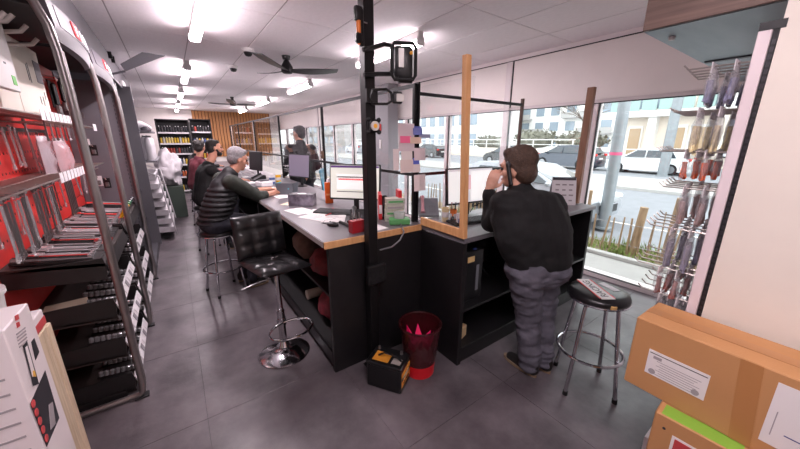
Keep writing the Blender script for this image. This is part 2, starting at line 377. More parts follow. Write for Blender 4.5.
# lamp posts
m_lamp = mat('galvanised_post', (142, 148, 152), .5, .5, noise=.08, nscale=6)
for k, (px_, py_, r, lab) in enumerate(((603, 228, .115, 'thick grey street lamp post just beyond the paling fence'), (662, 176, .24, 'thin grey street lamp post in front of the white car'))):
    p = atz(px_, py_, ZG); t = thing('lamp_post', lab, 'lamp post', p)
    B().lathe([(0, 0), (r*1.25, 0), (r*1.25, .02), (r, .04), (r*.85, 9), (0, 9)], seg=16).out('shaft', m_lamp, t, True)
    B().lathe([(r*1.5, 0), (r*1.5, .03), (r*1.1, .03), (r*1.1, 0)], seg=16).out('base_plate', m_lamp, t, True)
    if k == 0: B().lathe([(r*.99, 1.6), (r*1.03, 1.6), (r*1.02, 1.66), (r*.98, 1.66)], seg=16).out('sticker', mat('pink_sticker', (214, 90, 130), .5), t, True)
# cars
m_tyre = mat('tyre', (28, 28, 30), .8); m_rim = mat('alloy_rim', (170, 172, 176), .3, .8); m_cglass = mat('car_glass', (50, 58, 66), .08, spec=.8)
m_tail = mat('tail_light', (190, 30, 30), .2); m_head = mat('head_light', (225, 230, 235), .1)
def car(label, loc, rz, paint, L=4.1, Wd=1.74, Ht=1.47, suv=False, group=None, grille=True):
    "front towards local +x"
    t = thing('car', label, 'car', loc, rz, group)
    h = L/2; zr = .2; zs = .56 if not suv else .66; zb = .88 if not suv else 1.0; rw = .31 if not suv else .36
    prof = [(-h, zs-.12), (-h+.02, zb), (-h+.18, zb+.04), (-h*.82, Ht-.18), (-h*.62, Ht-.03), (-.15*h, Ht), (.18*h, Ht-.05), (.58*h, zb+.08), (.86*h, zb-.06), (h-.04, zs+.06), (h, zs-.15), (h-.05, zr), (-h+.05, zr)]
    b = B(); S = []
    for sy, k in ((-1, 1), (1, 1)): pass
    rows = []
    for yy in (-1, -.97, -.8, 0, .8, .97, 1):
        row = []
        for (x, z) in prof:
            f = 1.0
            if z > zb: f = 1-.26*(z-zb)/(Ht-zb)
            zz = z-(.05 if abs(yy) == 1 and z > zb else 0); row.append(b.bm.verts.new((x*(1-.03*abs(yy)**4), yy*Wd/2*f, zz)))
        rows.append(row)
    n = len(prof)
    for A, C in zip(rows, rows[1:]):
        for i in range(n): b.bm.faces.new((A[i], A[(i+1) % n], C[(i+1) % n], C[i]))
    b.bm.faces.new(rows[0][::-1]); b.bm.faces.new(rows[-1]); b.out('body', paint, t, True, angle=28)
    for s in (-1, 1):   # side windows, sitting proud on the cabin side
        f0 = 1-.26*.1; 
        def pt(x, z): return (x, s*(Wd/2*(1-.26*max(0, z-zb)/(Ht-zb))+.004), z-.03)
        for (xa, xb, xc, xd) in ((-.70*h, -.05, -.05, -.56*h), (.02, .50*h, .22*h, .02)):
            B().prism([pt(xa, zb+.1), pt(xb, zb+.1), pt(xc, Ht-.1), pt(xd, Ht-.1)], (0, -s*.02, 0)).out('side_window', m_cglass, t)
        B().box((.52*h, s*(Wd/2+.06), zb+.08), (.12, .16, .1), bev=.03).out('wing_mirror', paint, t)
        B().box((-h+.06, s*(Wd/2-.2), zb-.02), (.14, .3, .16), bev=.03).out('tail_light', m_tail, t)
        B().box((h-.14, s*(Wd/2-.24), zs+.1), (.22, .34, .12), bev=.04).out('head_light', m_head, t)
        for x in (-.62*h, .64*h):
            w = B().cyl((x, s*(Wd/2-.2), rw), (x, s*(Wd/2+.015), rw), rw, seg=20).out('wheel', m_tyre, t, True)
            B().cyl((x, s*(Wd/2+.0), rw), (x, s*(Wd/2+.02), rw), rw*.66, seg=14).out('rim', m_rim, w, True)
    def band(x0, z0, x1, z1, yw, nm, m, off):
        d = Vector((x1-x0, 0, z1-z0)).normalized(); nn = Vector((-d.z, 0, d.x)); nn = nn if nn.z > 0 else -nn
        a = Vector((x0, 0, z0))+nn*off; c = Vector((x1, 0, z1))+nn*off
        B().prism([(a.x, -yw, a.z), (a.x, yw, a.z), (c.x, yw*.86, c.z), (c.x, -yw*.86, c.z)], nn*-.02).out(nm, m, t)
    band(.56*h, zb+.09, .2*h, Ht-.08, Wd*.43, 'windscreen', m_cglass, .006); band(-h*.96, zb+.08, -h*.66, Ht-.08, Wd*.42, 'rear_window', m_cglass, .012)
    B().box((h-.02, 0, zs-.12), (.06, Wd*.5, .22), bev=.02).out('grille', m_blackp, t); B().box((h+.0, 0, zs-.02), (.06, Wd*.42, .02)).out('grille_bar', m_chrome, t)
    B().box((-h+.02, 0, zs+.08), (.04, .5, .1)).out('number_plate', m_white, t)
    return t
pw = mat('car_white', (226, 228, 230), .25, coat=.6); pd = mat('car_navy', (62, 68, 80), .25, .3, coat=.6); pk = mat('car_black', (34, 36, 40), .25, coat=.6); ps = mat('car_silver', (178, 182, 188), .3, .5, coat=.5)
pr = mat('car_grey', (118, 122, 128), .3, .4, coat=.5)
car('white hatchback parked across the street behind the thin lamp post', (23.2, 6.9, ZG), math.radians(92), pw, 4.1, 1.75, 1.48)
car('dark blue crossover parked across the street, right of the standing man', (22.5, 11.4, ZG), math.radians(90), pd, 4.3, 1.8, 1.6, True)
car('dark car parked across the street, mostly hidden behind the standing man', (22.6, 16.2, ZG), math.radians(90), pk, 4.3, 1.78, 1.5)
car('black car in the far row, seen left of the standing man', (24, 28, ZG), math.radians(90), pk, 4.4, 1.78, 1.45)
car('grey car in the far row, seen beside the pine post', (25.5, 35.5, ZG), math.radians(90), pr, 4.2, 1.76, 1.5)
car('silver grey car in the far row, glimpsed between the screen posts', (23, 44, ZG), math.radians(90), ps, 4.2, 1.76, 1.5)
car('silver car parked close outside, its dark grille by the thick lamp post', (8.0, 5.05, ZG-.06), math.radians(-90), ps, 4.2, 1.75, 1.38)
# ---- buildings
m_bwhite = mat('facade_white', (232, 230, 226), .8, noise=.02, nscale=1); m_bcream = mat('facade_cream', (226, 214, 200), .8, noise=.03, nscale=1)
m_bwin = mat('far_window_glass', (138, 152, 164), .1, spec=.8); m_rail = mat('balcony_glass', (150, 176, 170), .3); m_bgrey = mat('facade_grey', (176, 174, 172), .8)
bA = thing('building', 'cream building across the street with balcony and shop window', 'building', (31, 6.5, ZG))
B().bx(31.6, 40, -6, 11.6, ZG, 11).out('wall', m_bcream, bA, world=True)
B().bx(30.6, 31.7, -6, 5.9, 3.7, 11).out('upper_storey', m_bwhite, bA, world=True); B().bx(30.6, 31.7, 5.9, 12.6, 3.55, 4.0).out('balcony_slab', m_bwhite, bA, world=True)
B().bx(30.9, 31.7, 9.2, 9.75, ZG, 3.55).out('pillar', m_bwhite, bA, world=True); B().bx(30.8, 31.7, -6, 5.6, ZG, 3.7).out('ground_storey', m_bcream, bA, world=True)
for y in (6.2, 7.8, 9.4, 11): 
    w = B().bx(31.5, 31.62, y-.55, y+.55, 4.1, 6.6).out('balcony_door', m_bwhite, bA, world=True); B().bx(31.46, 31.52, y-.45, y+.45, 4.2, 6.5).out('pane', m_bwin, w, world=True)
for k in range(6): B().bx(30.62, 30.68, 6.0+k*1.1, 6.95+k*1.1, 4.02, 4.9).out('balcony_panel', m_rail, bA, world=True)
for y in (6.6, 8.0): 
    w = B().bx(31.5, 31.62, y-.62, y+.62, ZG, 2.9).out('door', m_bwhite, bA, world=True); B().bx(31.46, 31.52, y-.5, y+.5, .1, 2.7).out('pane', mat('amber_glass', (176, 150, 120), .3), w, world=True)
w = B().bx(31.5, 31.62, 10.2, 11.2, ZG, 2.9).out('door', m_bwhite, bA, world=True); B().bx(31.46, 31.52, 10.3, 11.1, .1, 2.7).out('pane', MATS['amber_glass'], w, world=True)
w = B().bx(30.7, 30.82, 3.4, 5.1, .6, 3.5).out('shop_window', m_blackp, bA, world=True)
B().bx(30.66, 30.72, 3.5, 5.0, 2.3, 3.4).out('pane', mat('shop_pane', (120, 150, 176), .15), w, world=True); B().bx(30.66, 30.72, 3.5, 5.0, .7, 1.9).out('frosted_pane', mat('frosted_pane', (196, 200, 205), .4), w, world=True); B().bx(30.64, 30.72, 3.5, 5.0, 1.95, 2.25).out('sign_band', mat('brown_band', (120, 66, 50), .6), w, world=True)
B().box((30.56, 4.4, 4.5), (.06, .75, .75), rx=math.pi/4).out('diamond_sign', mat('orange_sign', (240, 170, 50), .5), bA, world=True)
B().bx(30.5, 30.6, 9.8, 12.6, .5, .6).bx(30.5, 30.6, 9.8, 12.6, 1.0, 1.08).out('handrail', m_bwhite, bA, world=True)
def block(label, x, y0, y1, h, m, floors, bays, balc=True, z0=0):
    t = thing('building', label, 'building', (x, (y0+y1)/2, ZG))
    B().bx(x, x+12, y0, y1, ZG, h).out('wall', m, t, world=True)
    fh = (h-z0)/floors; bw = (y1-y0)/bays
    wm = B().bx(-.1, .06, -bw*.27, bw*.27, fh*.22, fh*.8).out('window', m_bwin, t); first = True
    bl = B().bx(-1.1, 0, -bw*.46, bw*.46, 0, .22).bx(-1.1, -1.02, -bw*.46, bw*.46, .22, fh*.36).out('balcony', m_bgrey, t) if balc else None; fb = True
    for f in range(floors):
        for k in range(bays):
            o = wm if first else wm.copy()
            if not first: COL.objects.link(o)
            first = False; o.location = (0, y0+bw*(k+.5)-(y0+y1)/2, f*fh+z0-ZG)
            if balc and (k*3+f) % 4 < 2 and f:
                o = bl if fb else bl.copy()
                if not fb: COL.objects.link(o)
                fb = False; o.location = (0, y0+bw*(k+.5)-(y0+y1)/2, f*fh+z0-ZG)
    B().bx(x-.3, x+12, y0-.2, y1+.2, h, h+.4).out('roof_edge', m_bgrey, t, world=True)
    return t
block('tall white apartment block with balconies, behind the standing man', 62, 24, 46, 26, m_bwhite, 9, 7)
block('long white low building with windows, seen between the pine post and pillar', 46, 40, 66, 11, m_bwhite, 3, 9, False)
block('distant white apartment block seen through the far windows', 70, 74, 108, 24, m_bwhite, 8, 9)
block('white block with grey balconies far off, seen through the farthest panes', 40, 90, 130, 16, m_bgrey, 5, 9)
# low wall with railing in front of the apartment block, hedges, bare tree
lw_ = thing('garden_wall', 'low pale garden wall with white railing across the street', 'wall', (30, 22, ZG))
B().bx(30, 30.3, 14.8, 60, ZG, .9).out('masonry', m_bcream, lw_, world=True); B().bx(30.1, 30.2, 14.8, 60, 1.75, 1.85).bx(30.1, 30.2, 14.8, 60, 1.3, 1.36).out('rail', m_bwhite, lw_, world=True)
for k in range(22): B().bx(30.1, 30.2, 15+k*2-.04, 15+k*2+.04, .9, 1.8).out('post', m_bwhite, lw_, world=True)
m_hedge = mat('hedge_leaf', (136, 134, 120), .9, rgb2=(104, 104, 92), nscale=3)
def hedge(c, r, label, n=420):
    b = B(); rr = random.Random(int(c[0]*7+c[1])); 
    for k in range(n):
        a = rr.uniform(0, 6.28); e = rr.uniform(-.2, 1); q = rr.uniform(.75, 1.05); w = math.sqrt(max(0, 1-e*e))
        p = Vector((c[0]+r[0]*q*w*math.cos(a), c[1]+r[1]*q*w*math.sin(a), c[2]+r[2]*q*e)); s = rr.uniform(.12, .3)
        d1 = Vector((rr.gauss(0, 1), rr.gauss(0, 1), rr.gauss(0, 1))).normalized()*s; d2 = Vector((rr.gauss(0, 1), rr.gauss(0, 1), rr.gauss(0, 1))).normalized()*s
        b.bm.faces.new([b.bm.verts.new(p), b.bm.verts.new(p+d1), b.bm.verts.new(p+d1+d2), b.bm.verts.new(p+d2)])
    b.sph(c, (r[0]*.85, r[1]*.85, r[2]*.85), 10, 8)
    t = thing('hedge', label, 'hedge', (c[0], c[1], ZG)); b.out('foliage', m_hedge, t, world=True)
    B().cyl((c[0], c[1], ZG), (c[0], c[1], c[2]), .2).out('stem', m_pale, t, world=True)
hedge((33, 15.6, 1.6), (1.2, 2.6, 1.0), 'grey-green hedge behind the railing, right end'); hedge((34, 21.2, 1.8), (1.2, 2.8, 1.1), 'grey-green hedge behind the railing, above the blue car')
hedge((34, 27.4, 1.3), (1.2, 3, .9), 'grey-green hedge behind the railing, hidden by the standing man')
tr = thing('tree', 'bare winter tree beside the cream building', 'tree', (30.9, 14.2, ZG)); rr = random.Random(11); m_bark = mat('bark', (110, 98, 90), .9)
B().cyl((30.9, 14.2, ZG), (30.9, 14.2, 3), .16, .1).out('trunk', m_bark, tr, True, True)
def br(b, p, d, l, r, n):
    q = p+d*l; b.cyl(p, q, r, r*.6, 5, False)
    if n:
        for _ in range(3): br(b, q, (d+Vector((rr.gauss(0, .45), rr.gauss(0, .45), rr.gauss(.1, .3)))).normalized(), l*.78, r*.6, n-1)
for k in range(5):
    b = B(); br(b, Vector((30.9, 14.2, 2.4+k*.15)), Vector((math.cos(k*1.26)*.6, math.sin(k*1.26)*.6, .8)).normalized(), 1.3, .06, 4); b.out('branch', m_bark, tr, world=True)
# ================================================================ counters
ZT = 1.07
m_top = mat('counter_laminate', (104, 100, 104), .35, noise=.08, nscale=9)
XA, XB, YE = .75, 1.63, 1.95       # left counter: staff edge, customer edge, near end
YF = 11.6
cn = thing('service_counter', 'long black service counter where the men sit, grey worktop', 'counter', (XA, YE, 0))
B().bx(XA, XB, YE+.012, YF, ZT-.045, ZT, bev=.004).out('worktop', m_top, cn, world=True)
B().bx(XA, XB, YE, YE+.012, ZT-.05, ZT, bev=.002).out('end_edging', m_pine, cn, world=True)
B().bx(XA-.003, XA+.0005, YE+.03, YF-.01, ZT-.042, ZT-.004).out('front_edging', mat('light_edging', (176, 168, 166), .4), cn, world=True)
B().bx(XA+.03, XB, YE+.01, YE+.05, 0, ZT-.05, bev=.003).out('end_panel', m_black, cn, world=True)
B().bx(XB-.03, XB, YE+.05, YF-.05, 0, ZT-.045).out('back_panel', m_black, cn, world=True)
B().bx(XA+.03, XB, YF-.05, YF-.01, 0, ZT-.05).out('end_panel', m_black, cn, world=True)
B().bx(XA+.05, XA+.09, YE+.05, YF-.05, 0, .1).out('kick_board', m_black, cn, world=True)
B().bx(XA+.04, XB-.03, YE+.05, YF-.05, .1, .125, bev=.003).out('shelf', m_black, cn, world=True)
B().bx(XA+.12, XB-.03, YE+.05, YF-.05, .5, .525, bev=.003).out('shelf', m_black, cn, world=True)
B().bx(XA+.03, XA+.05, YE+.05, YF-.05, .06, .16, bev=.004).out('lower_rail', m_blackm, cn, world=True)
for y in (4.35, 6.8, 9.2): B().bx(XA+.06, XB-.03, y, y+.025, .125, ZT-.045).out('divider', m_black, cn, world=True)
# right counter
RY0, RY1, RX1 = 1.46, 2.08, 3.62
cr = thing('short_counter', 'short black counter by the window where the standing man works', 'counter', (1.6, RY0, 0))
B().bx(XB-.03, RX1, RY0, YE, ZT-.04, ZT, bev=.004).bx(XB+.002, RX1, YE, RY1, ZT-.04, ZT, bev=.004).out('worktop', m_top, cr, world=True)
B().bx(XB-.03, XB+.01, RY0+.01, YE-.001, 0, ZT-.04, bev=.003).out('end_panel', m_black, cr, world=True)
B().bx(XB+.002, RX1-.04, RY1-.03, RY1-.005, 0, ZT-.04).out('back_panel', m_black, cr, world=True)
B().bx(2.62, 2.65, RY0+.02, RY1-.03, 0, ZT-.04).out('divider', m_black, cr, world=True); B().bx(RX1-.05, RX1-.01, RY0+.02, RY1-.01, 0, ZT-.04).out('end_panel', m_black, cr, world=True)
for x0, x1 in ((XB+.011, 2.62), (2.65, RX1-.05)):
    B().bx(x0, x1, RY0+.03, RY1-.03, 0, .12).out('plinth', m_black, cr, world=True)
    for z in (.12, .46): B().bx(x0, x1, RY0+.015, RY1-.03, z, z+.022, bev=.002).out('shelf', m_black, cr, world=True)
# things on the short counter's shelves
t = thing('computer_tower', 'black computer tower with yellow sticker on the short counter shelf', 'computer', (1.83, 1.76, .482))
B().bx(-.1, .1, -.21, .2, .0, .43, bev=.008).out('case', m_blackp, t); B().bx(-.085, -.01, -.214, -.21, .34, .385).out('sticker', mat('cream_sticker', (224, 190, 130), .6), t); B().bx(.02, .05, -.213, -.21, .08, .3).out('drive_strip', mat('grey_strip', (120, 122, 128), .4), t)
B().box((.01, -.19, .434), (.03, .02, .008)).out('power_button', mat('blue_led', (60, 80, 160), .4), t)
t = tag(B().box((1.76, 1.6, .142+.05), (.09, .07, .1), rz=.3, bev=.004).out('carton', mat('kraft_small', (196, 168, 128), .7)), 'small beige carton on the bottom shelf of the short counter', 'box')
t = thing('cable_bundle', 'tangled black cable hanging inside the short counter', 'cable', (2.1, 1.9, .49)); rr = random.Random(2)
for k in range(3): B().tube([(2.05+.2*k*.4+.05*math.sin(i*1.3+k), 1.8+.1*math.cos(i*.9+k), .49+.5*(i/9) if k else .5+.03*math.sin(i)) for i in range(10)], .006, 6).out('cable', m_rubber, t, True, True)
# junk on long counter shelves
def jar(name, lab, loc, r, h, m, lidm, cat='bottle'):
    t = thing(name, lab, cat, loc); B().lathe([(0, 0), (r, 0), (r, h*.75), (r*.55, h*.88), (r*.5, h*.9), (0, h*.9)], seg=16).out('body', m, t, True); B().lathe([(r*.5, h*.88), (r*.58, h*.88), (r*.58, h), (0, h)], seg=14).out('cap', lidm, t, True); return t
m_or = mat('orange_plastic', (226, 120, 40), .4); m_dred = mat('dark_red_bag', (128, 40, 44), .6, noise=.3, nscale=20, bump=.6, bscale=18)
def bag(lab, loc, s, m, seed):
    r = random.Random(seed); b = B(); b.sph((0, 0, s[2]), s, 16, 10)
    for v in b.bm.verts:
        v.co += Vector((r.gauss(0, 1), r.gauss(0, 1), r.gauss(0, .6)))*s[0]*.07; v.co.z = max(.0, v.co.z)
    t = thing('bag', lab, 'bag', loc); b.out('body', m, t, True, angle=60); B().tube([(-s[0]*.4, 0, s[2]*1.85), (-s[0]*.2, 0, s[2]*2.25), (s[0]*.2, 0, s[2]*2.25), (s[0]*.4, 0, s[2]*1.85)], .008, 6).out('handle', m, t, True)
bag('dark red bag on the shelf under the long counter', (1.02, 2.62, .525), (.14, .2, .13), m_dred, 4)
bag('brown rucksack on the shelf under the long counter, behind the quilted stool', (1.04, 3.15, .525), (.15, .2, .16), mat('brown_cloth', (104, 84, 72), .8, noise=.3, nscale=12, bump=.5), 5)
bag('crumpled maroon bag on the bottom shelf under the long counter', (1.05, 2.5, .125), (.16, .22, .14), mat('maroon_bag', (120, 34, 46), .5, noise=.4, nscale=14, bump=.6, bscale=14), 6)
jar('bottle', 'orange bottle lying upright on the shelf under the long counter', (.97, 2.3, .525), .035, .2, m_or, m_blackp)
jar('bottle', 'yellow-capped bottle on the shelf under the long counter', (1.0, 2.2, .525), .03, .17, mat('dull_red', (150, 50, 40), .4), mat('yellow_plastic', (230, 190, 60), .4))
jar('spray_can', 'white tube on the bottom shelf under the long counter', (.93, 2.12, .125), .022, .16, m_white, m_white)
t = tag(B().cyl((.93, 3.0, .175), (1.1, 3.0, .175), .05, seg=16).out('tape_roll', mat('beige_roll', (190, 180, 165), .7)), 'beige roll on the bottom shelf under the long counter', 'roll')
# socket box, black post and hanging cable at the counter end
PX, PY = 1.085, 1.895
po = thing('display_post', 'tall black steel post at the counter end carrying work lamps', 'post', (PX, PY, 0))
B().bx(PX-.036, PX+.036, PY-.036, PY+.036, 0.004, ZC, bev=.003).out('shaft', m_blackm, po, world=True)
B().bx(PX-.08, PX+.08, PY-.036, PY+.036, 0, .004).out('foot_plate', m_blackm, po, world=True)
so = thing('socket_box', 'black double socket box on the black post below the worktop', 'socket', (PX, PY-.036, .8))
B().bx(-.075, .075, -.05, 0, -.075, .075, bev=.008).out('housing', m_blackp, so)
for x in (-.036, .036): B().cyl((x, -.053, 0), (x, -.049, 0), .025, seg=16).out('outlet', m_rubber, so, True)
# white cable loop: plugs in at the worktop, hangs and returns to the socket
pl = [aty(x, y, PY-.07) for x, y in ((342, 237), (341, 255), (341, 275), (343, 298), (348, 312), (358, 318), (368, 314), (377, 303), (383, 286), (384, 268), (380, 254), (378, 250))]
t = tag(B().tube([pl[0]+Vector((0, .0, .0))]+pl, .0045, 6).out('white_cable', mat('cable_white', (206, 200, 198), .5), None, True), 'thin white cable hanging in a loop at the counter end', 'cable')
pl = [atz(395, 215, ZT+.02), atz(400, 222, ZT+.01), aty(404, 232, PY-.08), aty(400, 240, PY-.08), aty(392, 247, PY-.07), aty(380, 250, PY-.06)]
tag(B().tube(pl, .006, 6).out('grey_cable', mat('cable_grey', (96, 94, 98), .5), None, True), 'dark grey cable curling over the counter end to the socket', 'cable')
# ---- screens above the counters
m_rod = m_blackm
SX = 1.6; SY = 2.06
sc_ = thing('counter_screen', 'clear acrylic screen in a black metal frame along the long counter', 'screen', (SX, 2.06, ZT))
sy = [2.06, 3.96, 5.95, 8.0, 10.1, 11.5]
for k, y in enumerate(sy): B().bx(SX-.014, SX+.014, y-.014, y+.014, ZT, 2.17, bev=.002).out('upright', m_rod, sc_, world=True)
for z in (1.47, 2.155): B().bx(SX-.012, SX+.012, 2.06, 11.5, z-.012, z+.012).out('rail', m_rod, sc_, world=True)
for a, b in zip(sy, sy[1:]):
    B().bx(SX-.003, SX+.003, a+.016, b-.016, 1.485, 2.14).out('pane', m_plexi, sc_, world=True); B().bx(SX-.003, SX+.003, a+.016, b-.016, 1.2, 1.455).out('pane', m_plexi, sc_, world=True)
t = thing('clip_plate', 'small brown clip plate on the screen upright above the orange carton', 'bracket', (SX-.014, 3.96, 1.56)); B().bx(-.02, 0, -.04, .04, -.05, .05, bev=.008).out('plate', mat('brown_clip', (90, 66, 50), .5), t); B().cyl((-.03, 0, 0), (-.018, 0, 0), .012, seg=10).out('knob', m_steel, t, True)
s2 = thing('counter_screen', 'clear acrylic screen in a black frame along the short counter', 'screen', (SX+.04, SY+.0, ZT))
for x in (3.0,): B().bx(x-.014, x+.014, SY-.014, SY+.014, ZT, 2.16, bev=.002).out('upright', mat('brown_steel', (86, 66, 58), .5, .3), s2, world=True)
for z in (1.47, 2.10): B().bx(SX+.03, 3.0, SY-.012, SY+.012, z-.012, z+.012).out('rail', m_rod, s2, world=True)
B().bx(SX+.04, 2.98, SY-.003, SY+.003, 1.49, 2.08).out('pane', m_plexi, s2, world=True)
B().bx(SX+.016, SX+.03, SY-.03, SY+.03, ZT, 2.18).out('upright', m_rod, s2, world=True)
# pine frame at the counter corner
pf = thing('pine_frame', 'raw pine post and rail framing a clear sheet at the counter corner', 'screen', (1.6, 1.47, ZT))
B().prism([(1.585, 1.462, ZT), (1.625, 1.462, ZT), (1.625, 1.502, ZT), (1.585, 1.502, ZT)], atd(467, 55, (1.605, 1.482))-Vector((1.605, 1.482, ZT))).out('post', m_pine, pf, world=True)
B().bx(1.585, 1.605, 1.502, 1.945, ZT+.0, ZT+.065, bev=.002).out('rail', m_pine, pf, world=True)
B().bx(1.58, 1.632, 1.5, 1.945, ZT-.035, ZT-.0, bev=.002).out('edge_board', m_pine, pf, world=True) if False else None
B().prism([(1.615, 1.506, ZT+.07), (1.615, 2.04, ZT+.07), (1.645, 2.04, 2.15), (1.655, 1.5, 2.15)], (.004, 0, 0)).out('pane', m_plexi, pf, world=True)
pb = atz(577, 199, ZT)
wp = thing('wood_post', 'brown wooden post standing at the window end of the short counter', 'post', (3.56, 1.66, ZT))
b_ = 3.56; B().bx(b_-.025, b_+.025, 1.62, 1.69, ZT, 2.27, bev=.003).out('post', mat('brown_wood', (150, 108, 84), .6, rgb2=(126, 88, 66), nscale=5, stretch=(6, 6, .7)), wp, world=True)
B().bx(b_-.06, b_+.06, 1.60, 1.71, ZT, ZT+.006).out('foot', m_steel, wp, world=True)
# ---- work lamps on the black post
m_amber = mat('amber_lens', (250, 180, 60), .3); m_led = mat('led_face', (214, 210, 205), .3)
def dpt(x, y): return aty(x, y, PY-.06)
t = thing('flood_lamp', 'black work floodlight with handle frame clamped high on the black post', 'lamp', dpt(380, 62))
B().tube([dpt(a, c) for a, c in ((363, 50), (372, 48), (384, 44), (392, 46), (395, 56), (394, 68), (390, 74), (378, 74), (364, 75))], .014, 8).out('handle_frame', m_blackp, t, True, True)
c = aty(403, 63, PY-.1)
B().box(c, (.12, .07, .19), rz=-.5, bev=.02, rx=0, seg=2).out('lamp_head', m_blackp, t, True, True)
B().tube([c+Vector((a*.075*math.cos(.5)-.04*math.sin(.5), -a*.075*math.sin(.5)-.04*math.cos(.5), z)) for a, z in ((-1, -.08), (-1, .08), (-.8, .105), (.8, .105), (1, .08), (1, -.08), (.8, -.105), (-.8, -.105))], .011, 8, True).out('guard_frame', m_rubber, t, True, True)
B().box(c+Vector((-.035, -.03, .02)), (.035, .012, .11), rz=-.5, bev=.003).out('led_panel', m_led, t, world=True)
B().sph(c+Vector((.02, -.06, .05)), .011).out('switch', m_amber, t, True, True)
B().cyl(c+Vector((-.04, 0, -.1)), c+Vector((.05, -.03, -.1)), .022, seg=12).out('knob', m_blackp, t, True, True)
t = thing('folding_lamp', 'black folding work lamp with open bracket on the black post', 'lamp', dpt(388, 97))
B().tube([dpt(a, c) for a, c in ((372, 90), (386, 89), (391, 93), (392, 101), (387, 104), (372, 104), (370, 97), (372, 90))], .009, 8).out('bracket', m_blackp, t, True, True)
c = aty(397, 98, PY-.06); B().box(c, (.07, .05, .075), rz=-.4, bev=.012, seg=2).out('lamp_head', m_blackp, t, world=True); B().box(c+Vector((.005, -.03, 0)), (.05, .008, .05), rz=-.4, bev=.003).out('led_panel', m_led, t, world=True)
B().bx(PX-.04, PX+.04, PY-.06, PY-.036, 1.98, 2.06).out('clamp', m_blackp, t, world=True)
t = thing('inspection_lamp', 'small square black magnetic lamp with round lens on the black post', 'lamp', dpt(373, 126)); c = dpt(373.5, 126)
B().box(c, (.085, .03, .085), bev=.02, seg=2).out('housing', m_blackp, t, world=True)
for sx in (-1, 1):
    for sz in (-1, 1): B().sph(c+Vector((sx*.038, -.004, sz*.038)), .015, 8, 6).out('corner_bumper', m_rubber, t, True, True)
B().cyl(c+Vector((0, -.024, 0)), c+Vector((0, -.01, 0)), .03, seg=18).out('lens', m_led, t, True, True); B().cyl(c+Vector((0, -.027, 0)), c+Vector((0, -.022, 0)), .014, seg=12).out('bulb', m_amber, t, True, True)
t = thing('torch_lamp', 'slim black and orange inspection torch hung on the black post near the ceiling', 'lamp', aty(358, 26, PY-.05))
a, c = aty(358, 10, PY-.05), aty(359, 44, PY-.05); d = (c-a)
B().box(a+d*.1, (.05, .035, .08), bev=.012, seg=2).out('head', m_blackp, t, True, True); B().cyl(a+d*.1, a+d*.85, .014, seg=10).out('shaft', m_or, t, True, True); B().box(a+d*.5+Vector((.02, 0, 0)), (.022, .03, .2), bev=.006).out('grip', m_blackp, t, world=True); B().box(a+d*.82, (.045, .04, .06), bev=.012).out('hinge', m_blackp, t, world=True); B().cyl(a+d*.85, a+d*1.02, .016, .008, seg=10).out('tip', m_or, t, True, True)
B().tube([a+d*.3, a+d*.32+Vector((.06, 0, 0))], .004, 6).out('hook', m_steel, t, world=True)
# ---- sticky notes on the screen corner
notes = [((398, 123), (414, 151), (214, 196, 200)), ((400, 136), (411, 143), (240, 110, 150)), ((410, 137), (421, 143.5), (226, 196, 176)), ((413, 128), (422, 135), (112, 120, 180)), ((414, 126), (421, 129), (90, 100, 170)), ((401, 148), (412, 160), (232, 220, 216)), ((393, 149), (399, 170), (228, 214, 212)), ((400, 160), (413, 172), (226, 206, 200)), ((414, 148), (425, 160), (226, 206, 208)), ((413, 158), (419, 164), (90, 100, 190)), ((412, 164), (420, 172), (230, 216, 212)), ((414, 175), (425, 190), (232, 214, 212)), ((419, 134), (430, 138), (170, 172, 200))]
nl = ['large pale paper sheet at the top of the notes', 'bright pink sticky note', 'orange-beige sticky note right of the pink one', 'blue-violet sticky note near the top', 'small dark blue paper tab above the notes', 'white note below the pink one', 'narrow white note at the left edge of the notes', 'pale note at the lower left', 'pale pink note at the right', 'small bright blue note', 'white note under the small blue one', 'lowest pale note below the rail', 'small lilac note sticking out right']
for k, ((x0, y0), (x1, y1), c) in enumerate(notes):
    Yp = SY-.035-.003*(k % 4); a = aty(x0, y0, Yp); d = aty(x1, y1, Yp); e = aty(x0, y1, Yp)
    o = B().prism([a, (d.x, Yp, a.z), (d.x, Yp-.006, d.z), (a.x, Yp-.006, d.z)], (0, .0012, 0)).out('paper_note', mat('note_%d' % k, c, .8), None)
    tag(o, nl[k]+', stuck on the counter screen corner', 'note', 'notes on the screen corner')
